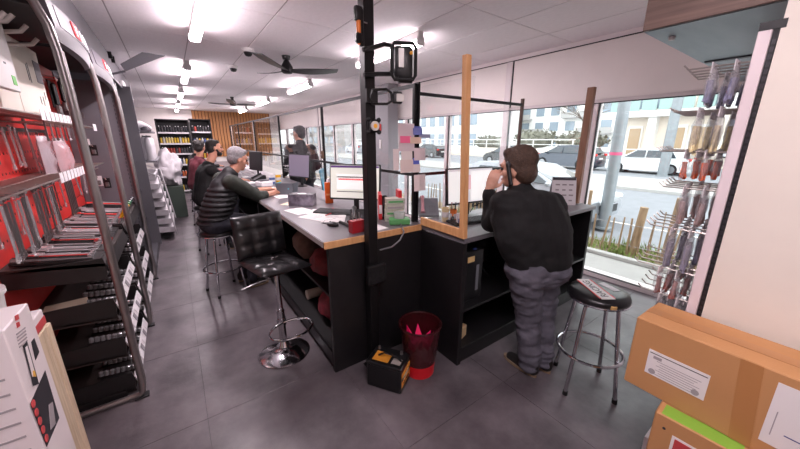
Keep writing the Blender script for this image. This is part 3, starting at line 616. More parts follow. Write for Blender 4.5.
# ================================================================ stools
m_vinyl = mat('black_vinyl', (26, 25, 27), .32, bump=.15, bscale=40, spec=.6)
m_print = mat('white_print', (214, 210, 208), .5); m_worn = mat('worn_foam', (210, 168, 104), .8)
def ring(r, z, rt, n=36, c=(0, 0)): return [(c[0]+r*math.cos(2*math.pi*k/n), c[1]+r*math.sin(2*math.pi*k/n), z) for k in range(n)]
def bar_stool(lab, loc, rz, zs=.76, group='chrome bar stools', prints=False, spread=.2):
    t = thing('bar_stool', lab, 'stool', loc, rz, group)
    B().lathe([(0, zs-.07), (.165, zs-.07), (.185, zs-.055), (.19, zs-.035), (.18, zs-.012), (.12, zs), (0, zs+.004)], seg=32).out('seat', m_vinyl, t, True, angle=60)
    B().tube(ring(.183, zs-.058, .008, 36), .008, 6, True).out('seat_rim', m_chrome, t, True)
    B().tube(ring(.205, .30, .009), .0105, 8, True).out('foot_ring', m_chrome, t, True)
    for k in range(4):
        a = math.pi/4+k*math.pi/2; c, s = math.cos(a), math.sin(a)
        B().tube([(c*r, s*r, z) for r, z in ((.05, zs-.072), (.10, zs-.072), (.125, zs-.08), (.14, zs-.105), (.145, zs-.14), (spread+.02, .02))], .0125, 10).out('leg', m_chrome, t, True)
        B().cyl((c*(spread+.021), s*(spread+.021), 0), (c*(spread+.018), s*(spread+.018), .03), .017, seg=10).out('foot_cap', m_rubber, t, True)
    if prints:
        A_ = math.radians(-76); ca, sa = math.cos(A_), math.sin(A_)
        def rp(x, y): return (x*ca-y*sa, x*sa+y*ca)
        B().box((*rp(-.03, .0), zs+.0035), (.085, .3, .004), rz=A_).out('printed_band', m_print, t)
        B().box((*rp(.085, .03), zs+.0015), (.05, .13, .004), rz=A_+.25).out('printed_patch', mat('grey_print', (196, 194, 196), .5), t)
        for q in (-.078, .016): B().box((*rp(q, 0), zs+.0045), (.009, .28, .003), rz=A_).out('red_stripe', m_red, t)
        text('seat_lettering', 'RACING', m_blackp, t, (*rp(-.03, 0), zs+.006), (0, 0, A_+math.pi/2), .065)
        B().box((-.175, -.03, zs-.04), (.03, .04, .025), rz=.2, bev=.004).out('worn_patch', m_worn, t)
    return t
bar_stool('round black-topped chrome bar stool with white print, beside the cardboard boxes', (2.24, .80, 0), math.radians(40), .765, prints=True)
# quilted swivel stool on a chrome disc
QX, QY = .53, 2.44
q = thing('swivel_stool', 'black quilted low-back swivel stool on a round chrome base', 'stool', (QX, QY, 0), math.radians(14))
B().lathe([(0, 0), (.2, 0), (.205, .008), (.19, .018), (.1, .04), (.045, .06), (.034, .075), (0, .08)], seg=40).out('base', m_chrome, q, True, angle=60)
B().lathe([(0, .07), (.03, .07), (.03, .40), (.0, .40)], seg=20).out('column', m_chrome, q, True); B().lathe([(0, .40), (.022, .40), (.022, .75), (0, .75)], seg=18).out('gas_rod', m_chrome, q, True); B().lathe([(.038, .08), (.05, .075), (.04, .1), (.031, .12)], seg=18).out('collar', m_chrome, q, True)
pts = [(.03, 0, .30)]+[(.16+.13*math.cos(a), .17*math.sin(a), .30) for a in [math.pi+x*math.pi/12 for x in range(1, 24)]]+[(.03, 0, .30)]
B().tube(pts, .009, 8).out('foot_ring', m_chrome, q, True); B().lathe([(.031, .27), (.037, .27), (.037, .33), (.031, .33)], seg=16).out('ring_clamp', m_chrome, q, True)
B().box((0, 0, .76), (.2, .2, .02)).out('mount_plate', m_blackm, q); B().tube([(0, -.05, .70), (-.02, -.2, .685), (-.03, -.26, .67)], .005, 6).out('lever', m_steel, q, True)
def cushion(nu, nv, fn, th):
    "quilted pad: nu x nv pockets; fn(u,v)->point, normal"
    b = B(); N, Mv = nu*6, nv*6; top = []; bot = []
    for i in range(N+1):
        ra = []; rb = []
        for j in range(Mv+1):
            u, v = i/N, j/Mv; p, n = fn(u, v); e = abs(math.sin(u*nu*math.pi))*abs(math.sin(v*nv*math.pi)); ed = min(1, 8*min(u, 1-u, v, 1-v)+.25)
            hgt = th*((.6*ed)+.4*e**.16*ed); ra.append(b.bm.verts.new(p+n*hgt)); rb.append(b.bm.verts.new(p-n*th*.5*ed))
        top.append(ra); bot.append(rb)
    for i in range(N):
        for j in range(Mv):
            b.bm.faces.new((top[i][j], top[i+1][j], top[i+1][j+1], top[i][j+1])); b.bm.faces.new((bot[i][j], bot[i][j+1], bot[i+1][j+1], bot[i+1][j]))
    for i in range(N): b.bm.faces.new((top[i][0], bot[i][0], bot[i+1][0], top[i+1][0])); b.bm.faces.new((top[i][Mv], top[i+1][Mv], bot[i+1][Mv], bot[i][Mv]))
    for j in range(Mv): b.bm.faces.new((top[0][j], top[0][j+1], bot[0][j+1], bot[0][j])); b.bm.faces.new((top[N][j], bot[N][j], bot[N][j+1], top[N][j+1]))
    return b
m_cracked = mat('cracked_vinyl', (40, 38, 40), .3, rgb2=(20, 20, 22), nscale=6, bump=.5, bscale=14, spec=.6)
cushion(3, 3, lambda u, v: (Vector((-.2+.4*u, -.2+.4*v, .805+.015*math.cos(v*math.pi))), Vector((0, 0, 1))), .035).out('seat', m_cracked, q, True, angle=70)
cushion(3, 3, lambda u, v: (Vector((-.19-.05*(u**1.5), -.2+.4*v, .83+.34*u)), Vector((1, 0, .15)).normalized()), .035).out('backrest', m_vinyl, q, True, angle=70)
q.rotation_euler[2] = math.radians(-77)
rr = random.Random(8)
m_crack = mat('exposed_lining', (176, 170, 168), .8)
for k in range(9):
    x, y = rr.uniform(-.12, .16), rr.uniform(-.17, .05); B().box((x, y, .8395), (.05*rr.uniform(.4, 1), .009, .003), rz=rr.uniform(0, 3)).out('vinyl_tear', m_crack, q)
# stools of the seated men
MEN = [(.30, 4.02), (.33, 5.7), (.36, 7.6), (.4, 9.2)]
labs = ['chrome bar stool under the grey-haired man in the padded vest', 'chrome bar stool under the bearded man in black', 'chrome bar stool under the person in maroon', 'chrome bar stool under the farthest seated person']
for (x, y), l in zip(MEN, labs): bar_stool(l, (x, y, 0), .3, .76)
# ================================================================ bin and battery in front of the counters
m_binred = mat('bin_red', (206, 24, 36), .35, trans=.0); m_bindark = mat('bin_smoke_red', (64, 18, 22), .3, alpha=.62)
t = thing('waste_bin', 'round red waste bin with smoky translucent top, standing in the counter corner', 'bin', (1.335, 1.62, 0))
B().lathe([(0, .0), (.115, .0), (.122, .1), (.118, .1), (.112, .01), (0, .01)], seg=28).out('red_base', m_binred, t, True)
B().lathe([(.122, .1), (.155, .40), (.165, .405), (.162, .415), (.15, .41), (.118, .1)], seg=28).out('side', m_bindark, t, True)
B().tube(ring(.158, .41, 0, 32), .008, 6, True).out('rim', m_bindark, t, True)
b = B(); rr = random.Random(3)
b.sph((0, 0, .12), (.11, .11, .1), 18, 10)
for v in b.bm.verts: v.co += Vector((rr.gauss(0, .012), rr.gauss(0, .012), rr.gauss(0, .02)))
b.out('bag_liner', mat('pale_liner', (206, 150, 160), .6), t, True)
b = B()
for k in range(6):
    a = k*1.05; r1 = .05+.03*(k % 2); b.prism([(0, 0, .29), (r1*math.cos(a-.35), r1*math.sin(a-.35), .26), (.11*math.cos(a), .11*math.sin(a), .31+.03*(k % 3)), (r1*math.cos(a+.35), r1*math.sin(a+.35), .26)], (0, 0, -.06))
b.out('pink_wrapper', mat('neon_pink', (246, 30, 110), .5), t)
bt = thing('car_battery', 'black car battery with orange label on the floor by the red bin', 'battery', (1.07, 1.655, 0), math.radians(33))
bt.scale = (1.12, 1.12, 1.12)
B().bx(-.085, .085, -.12, .12, 0, .17, bev=.008).out('case', m_blackp, bt); B().bx(-.088, .088, -.123, .123, .165, .19, bev=.006).out('lid', m_blackp, bt)
B().bx(-.06, .03, -.02, .09, .19, .192).out('top_label', mat('orange_label', (226, 150, 50), .5), bt); B().bx(-.055, .0, -.1, -.04, .19, .192).out('info_label', mat('grey_label', (160, 152, 146), .5), bt)
B().bx(.0855, .0875, -.1, .06, .04, .13).out('side_label', MATS['orange_label'], bt); B().bx(-.07, .075, -.1225, -.12, .04, .14).out('front_label', MATS['orange_label'], bt)
B().bx(-.072, .076, -.1235, -.122, .085, .108).out('label_band', m_blackp, bt)
text('label_text', 'START', mat('cream_text', (240, 226, 190), .5), bt, (0, -.1245, .096), (math.pi/2, 0, 0), .032)
text('label_text', '12V 70Ah', m_blackp, bt, (0, -.1245, .06), (math.pi/2, 0, 0), .024)
text('label_text', '12V', m_blackp, bt, (.0885, -.02, .085), (math.pi/2, 0, math.pi/2), .05)
for y in (-.07, .09): B().lathe([(0, 0), (.011, 0), (.009, .02), (0, .02)], (.055, y, .19), 12).out('terminal', m_steel, bt, True)
B().tube([(-.02, -.1, .195), (-.02, -.06, .225), (-.02, .02, .228), (-.02, .06, .2)], .006, 6).out('carry_handle', m_blackp, bt, True)
# ================================================================ left: tool displays
m_oval = mat('satin_tube', (150, 143, 142), .3, .75, noise=.05, nscale=20)
m_redp = mat('red_pegboard', (208, 48, 44), .45, noise=.08, nscale=5)
m_canopy = mat('canopy_black', (20, 18, 20), .6)
m_silver = mat('header_silver', (98, 92, 100), .45, .2)
m_wire = mat('wire_chrome', (186, 178, 172), .3, .8)
m_tooldark = mat('tool_steel', (128, 124, 124), .3, .7)
m_tool = mat('tool_chrome', (214, 212, 214), .25, .6)
m_tag = mat('price_tag', (232, 228, 230), .6)
m_tray = mat('tray_black', (26, 23, 24), .5)
m_shelf = mat('shelf_brown', (52, 44, 42), .5)
XBK = -.88
ds = thing('tool_display', 'big red and black tool display stand with arched tubes, at left', 'display stand', (-.41, 2.54, 0))
# back panel with peg holes (small dark pegs rows), partition, plinth
B().bx(XBK-.03, XBK, 2.25, 4.93, .1, 2.42).out('back_panel', m_redp, ds, world=True)
b = B()
for i in range(44):
    for j in range(10): b.bx(XBK-.001, XBK+.0015, 2.5+i*.055-.005, 2.5+i*.055+.005, 1.15+j*.125, 1.165+j*.125)
o = b.out('peg_holes', m_blackp, ds, world=True); o['kind'] = 'stuff'
B().bx(XBK, -.4, 4.93, 4.97, .05, 2.36, bev=.004).out('partition', m_grey, ds, world=True)
for k in range(2):
    b = B()
    for j in range(44): b.bx(-.405-k*.05-.004, -.405-k*.05+.004, 4.928, 4.931, .3+j*.045, .325+j*.045)
    o = b.out('slot_row', m_dgrey, ds, world=True); o['kind'] = 'stuff'
for y in (2.54, 3.6, 4.9):
    pts = [(-.78, y, .02), (-.5, y, .02), (-.43, y, .022), (-.412, y, .04), (-.405, y, .1), (-.405, y, .8), (-.405, y, 1.5), (-.407, y, 2.0), (-.412, y, 2.2), (-.425, y, 2.32), (-.455, y, 2.42), (-.51, y, 2.49), (-.60, y, 2.52), (-.72, y, 2.53), (XBK, y, 2.535)]
    B().tube(pts, .020, 12).out('arch_tube', m_oval, ds, True, True)
    B().tube([(p[0]+.012, p[1]+.012, p[2]) for p in pts[4:9]], .011, 8).out('tube_rib', m_oval, ds, True, True)
    B().bx(-.46, -.38, y-.03, y+.03, 0, .012, bev=.003).out('foot', m_blackp, ds, world=True)
# canopies with signs
def header(y0, y1, name):
    B().bx(XBK, -.47, y0, y1, 2.42, 2.46).out('canopy', m_canopy, ds, world=True)
    b = B(); N = 14; R = []
    for i in range(N+1):
        u = i/N; y = y0+(y1-y0)*u; x = -.425+.032*math.sin(u*math.pi)**.8
        R.append([b.bm.verts.new(p) for p in ((x-.03, y, 2.26), (x, y, 2.27), (x+.015, y, 2.34), (x, y, 2.47), (x-.03, y, 2.475))])
    for A, C in zip(R, R[1:]):
        for k in range(5): b.bm.faces.new((A[k], A[(k+1) % 5], C[(k+1) % 5], C[k]))
    b.bm.faces.new(R[0][::-1]); b.bm.faces.new(R[-1])
    h = b.out('header', mat('header_grey', (88, 83, 90), .45, .2), ds, True, True, angle=30)
    b = B(); R = []
    for i in range(N+1):
        u = .08+.86*i/N; y = y0+(y1-y0)*u; x = -.425+.032*math.sin(u*math.pi)**.8
        R.append([b.bm.verts.new(p) for p in ((x+.017, y, 2.35), (x+.004, y, 2.455), (x-.004, y, 2.455), (x+.006, y, 2.35))])
    for A, C in zip(R, R[1:]):
        for k in range(4): b.bm.faces.new((A[k], A[(k+1) % 4], C[(k+1) % 4], C[k]))
    b.bm.faces.new(R[0][::-1]); b.bm.faces.new(R[-1]); b.out('sign_panel', m_silver, h, True, True, angle=30)
    def cv(u): return -.425+.032*math.sin(u*math.pi)**.8
    u = .40; y = y0+(y1-y0)*u; an = math.atan2(cv(u+.02)-cv(u-.02), .04*(y1-y0))
    B().box((cv(u)+.014, y, 2.405), (.006, .13, .085), rz=-an, ry=-.12, bev=.002).out('emblem', mat('sign_red', (226, 60, 70), .5, emit=.35), h, world=True)
    text('emblem_text', 'F', mat('sign_white', (245, 240, 245), .5, emit=.6), h, Vector((cv(u)+.018, y, 2.4))-Vector(ds.location), (math.radians(83), 0, math.pi/2-an), .08, .002)
    for k, ch in enumerate('ACOM'):
        u = .55+.095*k; y = y0+(y1-y0)*u; an = math.atan2(cv(u+.02)-cv(u-.02), .04*(y1-y0))
        text('sign_letter', ch, MATS['sign_white'], h, Vector((cv(u)+.016, y, 2.4))-Vector(ds.location), (math.radians(83), 0, math.pi/2-an), .105, .002)
header(2.62, 3.57, 'a'); header(3.68, 4.87, 'b')
# shelves: black trays with end plates
TZ = [1.02, .742, .453, .17]
for (y0, y1) in ((2.6, 3.57), (3.63, 4.9)):
    for k, z in enumerate(TZ):
        B().prism([(XBK, y0, z+.02 if k == 0 else z-.09), (-.45, y0, z-.03 if k == 0 else z-.13), (-.45, y0, z-.05 if k == 0 else z-.15), (XBK, y0, z if k == 0 else z-.11)], (0, y1-y0, 0)).out('shelf', m_shelf, ds, world=True)
        for ye in (y0, y1-.012):
            B().prism([(XBK, ye, z), (-.455, ye, z+.005), (-.445, ye, z-.05), (-.455, ye, z-.14), (XBK, ye, z-.1)], (0, .012, 0)).out('end_plate', m_tray, ds, world=True)
        s = B().prism([(-.447, y0+.02, z-.045), (-.447, y1-.02, z-.045), (-.425, y1-.02, z-.115), (-.425, y0+.02, z-.115)], (-.006, 0, -.003)).out('price_rail', m_tag if k else m_tray, ds, world=True)
        if k:
            for q in range(7):
                yy = y0+.06+q*(y1-y0-.1)/7; B().prism([(-.441, yy, z-.055), (-.441, yy+.06, z-.055), (-.424, yy+.06, z-.105), (-.424, yy, z-.105)], (.002, 0, .001)).out('price_label', mat('print_grey', (150, 146, 150), .6) if q % 2 else m_tag, s, world=True)
B().bx(XBK, -.5, 2.58, 4.9, 0, .06).out('plinth', m_tray, ds, world=True)
# wire shelves and hooks
def wire_shelf(z, y0, y1, x1, n, tags, tz):
    t = B()
    for i in range(n+1): y = y0+(y1-y0)*i/n; t.cyl((XBK, y, z), (x1, y, z), .0035, seg=5)
    for x in (x1, (x1+XBK)/2): t.cyl((x, y0, z), (x, y1, z), .005, seg=6)
    s = t.out('wire_shelf', m_wire, ds, world=True)
    for k in range(tags[2]):
        y = tags[0]+(tags[1]-tags[0])*k/tags[2]; B().bx(x1+.004, x1+.007, y, y+(tags[1]-tags[0])/tags[2]*.8, z-.03, z+.035).out('price_tag', m_tag, s, world=True)
wire_shelf(1.90, 2.3, 4.3, -.66, 30, (3.1, 4.2, 10), 0)
wire_shelf(1.86, 3.2, 4.6, -.60, 20, (4.4, 4.6, 1), 0)
wire_shelf(1.50, 2.05, 4.7, -.62, 40, (2.95, 3.7, 8), 0)
for k, (a, c) in enumerate((((4, 20), 2.62), ((12, 22), 2.75), ((26, 32), 2.8), ((37, 45), 2.9))):
    p = atx(a[0], a[1], -.56); B().tube([(XBK, p.y, p.z-.01), (-.64, p.y, p.z-.012), (-.58, p.y, p.z+.0), (-.55, p.y, p.z+.035)], .011, 8).out('hook', mat('hook_white', (190, 182, 176), .4), ds, True, True)
# boxed goods on the upper wire shelf
m_bcream = mat('carton_cream', (226, 216, 204), .7, noise=.02, nscale=6)
def carton(lab, x0, x1, y0, y1, z0, z1, m, name='carton', group=None, rz=0., cat='box'):
    t = thing(name, lab, cat, ((x0+x1)/2, (y0+y1)/2, z0), rz, group); hx, hy, h = (x1-x0)/2, (y1-y0)/2, z1-z0
    B().bx(-hx, hx, -hy, hy, 0, h, bev=.003).out('body', m, t); B().bx(-hx+.001, hx-.001, -.002, .002, h-.0005, h+.001).out('flap_seam', mat('seam_shadow', (150, 132, 110), .8), t); return t
X0, X1 = -.84, -.68
t = carton('cream carton on the upper wire shelf, divided from its neighbour by a dark line', X0, X1, 2.62, 2.92, 1.906, 2.30, m_bcream)
t = carton('larger cream carton with grey label on the upper wire shelf', X0, X1, 2.93, 3.5, 1.906, 2.34, m_bcream)
B().bx(.08, .082, .14, .27, .22, .36).out('grey_label', mat('label_grey', (120, 112, 118), .6), t)
for k, (y, z, l) in enumerate(((.0, .26, .12), (-.03, .26, .1), (.1, .1, .05), (.16, .1, .06), (.22, .14, .05))): B().bx(.08, .0815, y, y+.012, z-l/2, z+l/2).out('print_line', m_dgrey, t)
t = carton('white carton with green logo leaning on the cream cartons, top left', -.64, -.61, 2.38, 2.66, 1.99, 2.36, m_white); B().bx(.015, .0165, .06, .11, .03, .075).out('green_logo', mat('logo_green', (90, 190, 70), .5), t); B().bx(.015, .016, .0, .03, .12, .13).out('print_line', m_dgrey, t)
t.rotation_euler = (0, 0, 0)
# wrenches
def wrench_mesh(L, w):
    b = B(); b.bx(-.004, .004, -w*.35, w*.35, -L*.88, -L*.1)
    b.lathe([(w*.45, -.005), (w*.9, -.005), (w*.9, .005), (w*.45, .005), (w*.45, -.005)], seg=12)
    for v in b.bm.verts[8:]: v.co = Vector((v.co.z, v.co.y, v.co.x-w*.5))
    for s in (-1, 1): b.prism([(-.005, s*w*.2, -L*.86), (-.005, s*w*1.0, -L*.92), (-.005, s*w*.95, -L), (-.005, s*w*.45, -L*.99), (-.005, s*w*.35, -L*.93), (-.005, 0, -L*.9)], (.01, 0, 0))
    return b
def wrench(lab, p, L, w, m, tilt=0., group='hanging spanners', proto={}):
    k = (round(L, 3), round(w, 4), m.name)
    if k not in proto: o = wrench_mesh(L, w).out('spanner', m, None); proto[k] = o
    else: o = proto[k].copy(); COL.objects.link(o)
    o.location = p; o.rotation_euler = (tilt, 0, 0); return tag(o, lab, 'spanner', group)
p = atx(23, 120, -.82); wrench('largest hanging spanner, on the red panel left of the plastic bags', p, .42, .03, m_tool, .12)
for k, (x, y) in enumerate(((1, 128), (8, 126), (13, 128))): wrench(['short spanner at the left edge of the red panel', 'middle one of three short spanners on the red panel', 'short spanner nearest the big spanner'][k], atx(x, y, -.83), .26, .018, m_tool, .1)
rr = random.Random(4); nn = 0
for k in range(15):
    y = 2.12+k*.052
    wrench(['first', 'second', 'third', 'fourth', 'fifth', 'sixth', 'seventh', 'eighth', 'ninth', 'tenth', 'eleventh', 'twelfth', 'thirteenth', 'fourteenth', 'fifteenth'][k]+' spanner from the left in the hanging row below the long wire shelf', (-.64+rr.uniform(-.01, .01), y, 1.496), .30, .016, m_tooldark if k % 3 else m_tool, rr.gauss(0, .02), 'row of spanners under the long wire shelf')
for k in range(5): wrench(['first', 'second', 'third', 'fourth', 'fifth'][k]+' spanner in the small bundle right of the hanging row', (-.62, 3.05+k*.04, 1.496), .26, .014, m_tooldark, rr.gauss(0, .02), 'small spanner bundle')
for k in range(6): wrench(['first', 'second', 'third', 'fourth', 'fifth', 'sixth'][k]+' thin tool hanging near the far end of the long wire shelf', (-.66, 3.4+k*.16, 1.496), .22, .011, m_tool if k % 2 else m_redp, rr.gauss(0, .2), 'thin tools at the wire shelf end')
for k in range(8): wrench(['first', 'second', 'third', 'fourth', 'fifth', 'sixth', 'seventh', 'eighth'][k]+' short tool from the left under the upper wire shelf', (-.67, 3.2+k*.12, 1.896), .16, .012, m_tool if k % 2 else m_tooldark, rr.gauss(0, .05), 'tools under the upper wire shelf')
for k in range(10): wrench(['first', 'second', 'third', 'fourth', 'fifth', 'sixth', 'seventh', 'eighth', 'ninth', 'tenth'][k]+' small spanner from the left low on the red panel', (-.84, 2.62+k*.17, 1.40), .24, .014, m_tooldark if k % 2 else m_tool, rr.gauss(0, .04), 'small spanners on the red panel')
for k in range(7): wrench(['first', 'second', 'third', 'fourth', 'fifth', 'sixth', 'seventh'][k]+' dark spanner against the red panel, between the wire shelves', (-.85, 2.95+k*.21, 1.80), .2, .013, m_tooldark, rr.gauss(0, .05), 'dark spanners between the wire shelves')
# plastic bags
m_film = mat('clear_film', (226, 206, 212), .15, alpha=.55, bump=.6, bscale=20, spec=.8)
def film(lab, c, s, seed, inner=None):
    r = random.Random(seed); b = B(); N = 8; g = []
    for side in (1, -1):
        rows = []
        for i in range(N+1):
            row = []
            for j in range(N+1):
                u, v = i/N-.5, j/N-.5; e = max(0, 1-4*u*u)*max(0, 1-4*v*v)
                row.append(b.bm.verts.new((side*(s[0]/2*e**.5+.002)+r.gauss(0, .006)*(e > 0), u*s[1], -s[2]*(v+.5)+r.gauss(0, .004))))
            rows.append(row)
        for i in range(N):
            for j in range(N):
                f = (rows[i][j], rows[i+1][j], rows[i+1][j+1], rows[i][j+1]); b.bm.faces.new(f if side == 1 else f[::-1])
    t = thing('plastic_bag', lab, 'bag', c); b.out('film', m_film, t, True, angle=80)
    if inner: B().box((0, 0, -s[2]*.55), (s[0]*.3, s[1]*.6, s[2]*.6), bev=.01).out('contents', inner, t)
    B().bx(-.002, .002, -s[1]*.3, s[1]*.3, -.03, .0).out('header_card', m_tag, t)
p = atx(42, 136, -.76); film('clear plastic bag with dark tool hanging on the red panel', p, (.06, .3, .34), 3, m_dgrey)
p = atx(58, 138, -.72); film('crumpled clear plastic bag hanging right of the other bag', p, (.08, .36, .30), 9, m_redp)
B().bx(XBK, XBK+.02, 2.9, 4.1, 1.80, 1.825).out('black_rail', m_blackp, ds, world=True)
# black hand tools hanging high behind the first arch
for k, (x, y) in enumerate(((49, 80), (56, 78), (63, 84), (70, 88), (76, 92))):
    p = atx(x, y, -.74); t = thing('boxed_tool', ['leftmost', 'second', 'third', 'fourth', 'rightmost'][k]+' of the five black-handled tools hanging high behind the first arch', 'tool', p, 0, 'carded black tools')
    B().bx(-.01, .0, -.045, .045, -.22, .0, bev=.002).out('card', m_redp if k % 2 else m_blackp, t); B().box((.015, 0, -.11), (.03, .04, .18), bev=.012).out('handle', m_blackp, t); B().bx(.0, .03, -.03, .03, -.27, -.2, bev=.006).out('jaw', m_tooldark, t); B().cyl((-.1, 0, .01), (.04, 0, .01), .003, seg=5).out('peg', m_wire, t)
# inclined tool trays on the top shelf
rr = random.Random(12)
def tool_tray(lab, y0, y1, seed):
    r = random.Random(seed); t = thing('tool_tray', lab, 'tool set', (-.66, (y0+y1)/2, 1.035)); L = .38; Wy = (y1-y0)*.94; sl = -.14
    def P(x, y, z): return Vector((x*math.cos(sl)+z*math.sin(-sl), y, z+x*math.sin(sl)))
    B().box((0, 0, -.005), (L, Wy, .02), ry=-sl, bev=.004).out('foam_tray', m_tray if seed % 3 else mat('foam_red', (150, 34, 36), .7), t)
    n = 7
    for i in range(n):
        y = -Wy/2+Wy*(i+.5)/n; a = r.uniform(-.17, -.1); c = r.uniform(.08, .17); rad = r.uniform(.006, .011)
        q = B().cyl(P(a, y, .012), P(c, y, .012), rad, rad*.7, 8); q.cyl(P(a-.02, y, .014), P(a+.03, y, .014), rad*1.7, rad*1.7, 8)
        q.out('tool', (m_tool, m_tool, m_tooldark, m_blackp)[r.randrange(4)] if i != 3 else (m_redp if seed % 2 else m_tool), t, True)
    for i in range(4):
        y = -Wy/2+Wy*(i+.5)/4; B().cyl(P(.14, y, .006), P(.14, y, .03), .012, seg=8).out('socket', m_tool, t, True)
ty = [2.63, 2.82, 3.01, 3.2, 3.385, 3.56]
tl = ['nearest inclined tray of chrome tools on the top black shelf', 'second inclined tool tray from the near end of the top shelf', 'third inclined tool tray from the near end of the top shelf', 'fourth inclined tool tray from the near end of the top shelf', 'fifth inclined tool tray, just before the second arch']
for k in range(5): tool_tray(tl[k], ty[k], ty[k+1], k+1)
ty = [3.66, 3.95, 4.25, 4.55, 4.86]
for k in range(4): tool_tray(['tool tray beyond the second arch, nearest', 'tool tray beyond the second arch, second', 'tool tray beyond the second arch, third', 'tool tray beyond the second arch, against the grey partition'][k], ty[k], ty[k+1], k+8)
# screwdrivers with coloured handles
for k, c in enumerate(((230, 190, 40), (230, 190, 40), (226, 170, 40), (60, 130, 80), (50, 120, 80), (40, 44, 48), (40, 44, 48))):
    p = (-.46+.0*k, 3.70+.12*k, 1.065); t = thing('screwdriver', '%s screwdriver standing at the front of the shelf beyond the second arch' % ['first yellow-handled', 'second yellow-handled', 'amber-handled', 'green-handled', 'darker green-handled', 'black-handled', 'last black-handled'][k], 'screwdriver', p, 0, 'screwdrivers in a row')
    B().lathe([(0, 0), (.011, 0), (.016, .02), (.014, .06), (.016, .085), (0, .09)], seg=8).out('handle', mat('handle_%d%d' % (c[0], c[1]), c, .35), t, True); B().cyl((0, 0, -.06), (0, 0, 0), .004, seg=6).out('shaft', m_tool, t, True)
    t.rotation_euler = (0, .5, 0)
# socket rails on the lower shelves
rp = None
for k, z in enumerate(TZ[1:]):
    for j, (y0, y1) in enumerate(((2.6, 3.57), (3.63, 4.9))):
        for i in range(6):
            y = y0+.09+i*(y1-y0-.16)/5.5
            if rp is None:
                rp = thing('socket_rail', '', 'socket set', (0, 0, 0), 0, 'socket rails on the lower shelves'); B().bx(-.11, .11, -.012, .012, 0, .012).out('rail', m_tray, rp); sm_ = B().lathe([(0, 0), (.014, 0), (.014, .03), (.009, .032), (.009, .02), (0, .02)], seg=10).out('socket', m_tool, rp, True); sm_.location = (-.09, 0, .012)
                for q in range(1, 7): c = sm_.copy(); COL.objects.link(c); c.location = (-.09+q*.03, 0, .012)
                o = rp
            else: o = copy_tree(rp)
            o.location = (-.57, y, z-.113); o.rotation_euler = (0, .115, 0)
            o['label'] = '%s rail of chrome sockets on the %s black shelf of the %s display bay' % (('nearest', 'second', 'third', 'fourth', 'fifth', 'farthest')[i], ('second', 'third', 'lowest')[k], ('near', 'far')[j])
            o['group'] = 'socket rails, %s shelf, %s bay' % (('second', 'third', 'lowest')[k], ('near', 'far')[j])
t = tag(B().box((-.72, 2.8, TZ[1]-.073), (.2, .16, .03), rz=.1).out('leaflet', mat('leaflet_beige', (190, 170, 150), .7)), 'beige flat pack lying on the second black shelf', 'packet')
# hooks and small goods on the grey partition
for k, (x, y) in enumerate(((83, 128), (88, 140), (95, 146), (100, 176), (108, 178), (92, 205), (104, 206), (114, 204), (86, 212), (98, 168))):
    p = aty(x, y, 4.93); B().tube([(p.x, 4.93, p.z), (p.x, 4.76, p.z), (p.x, 4.74, p.z+.02)], .004, 5).out('peg_hook', m_wire, ds, world=True)
    if k < 7:
        t = thing('blister_pack', 'small carded part hanging on the grey partition, %s' % ['top left', 'upper row right', 'beside the first arch', 'middle row left', 'middle row right', 'lower row left', 'lower row right'][k], 'packet', (p.x, 4.80, p.z), 0, 'carded parts on the partition')
        B().bx(-.03, .03, -.003, .003, -.1, .012).out('card', m_tag if k % 2 else m_blackp, t); B().box((0, -.012, -.06), (.035, .02, .05), bev=.006).out('part', m_redp if k == 0 else m_tooldark, t)
# ---- flag sign, bracket, emergency light at left
P_ = [aty(a, c, 4.85) for a, c in ((120, 64), (142, 52), (165, 55.5), (125, 71))]
fs = thing('flag_sign', 'dark grey slanted flag sign jutting over the aisle', 'sign', (P_[0].x, 4.85, P_[0].z)); B().prism(P_, (0, .03, 0)).out('plate', m_dgrey, fs, world=True); B().tube([P_[3]+Vector((0, .015, 0)), Vector((-.42, 4.86, 2.43))], .012, 6).out('arm', m_dgrey, fs, world=True)
t = thing('wall_bracket', 'small black H-shaped bracket on the grey bulkhead', 'bracket', (-.53, 5.6, 2.6)); p = atx(111, 53, -.5); 
B().bx(-.53, -.49, p.y-.1, p.y-.07, p.z-.09, p.z+.09).bx(-.53, -.49, p.y+.2, p.y+.23, p.z-.09, p.z+.09).bx(-.52, -.5, p.y-.1, p.y+.22, p.z-.015, p.z+.015).out('frame', m_blackm, t, world=True)
t = thing('emergency_light', 'small white box light on the grey bulkhead', 'light', (-.53, 7.2, 2.6)); B().bx(0, .06, -.12, .12, -.05, .07, bev=.01).out('housing', m_white, t); B().bx(.058, .064, -.1, .1, -.03, .05).out('lens', m_tag, t)
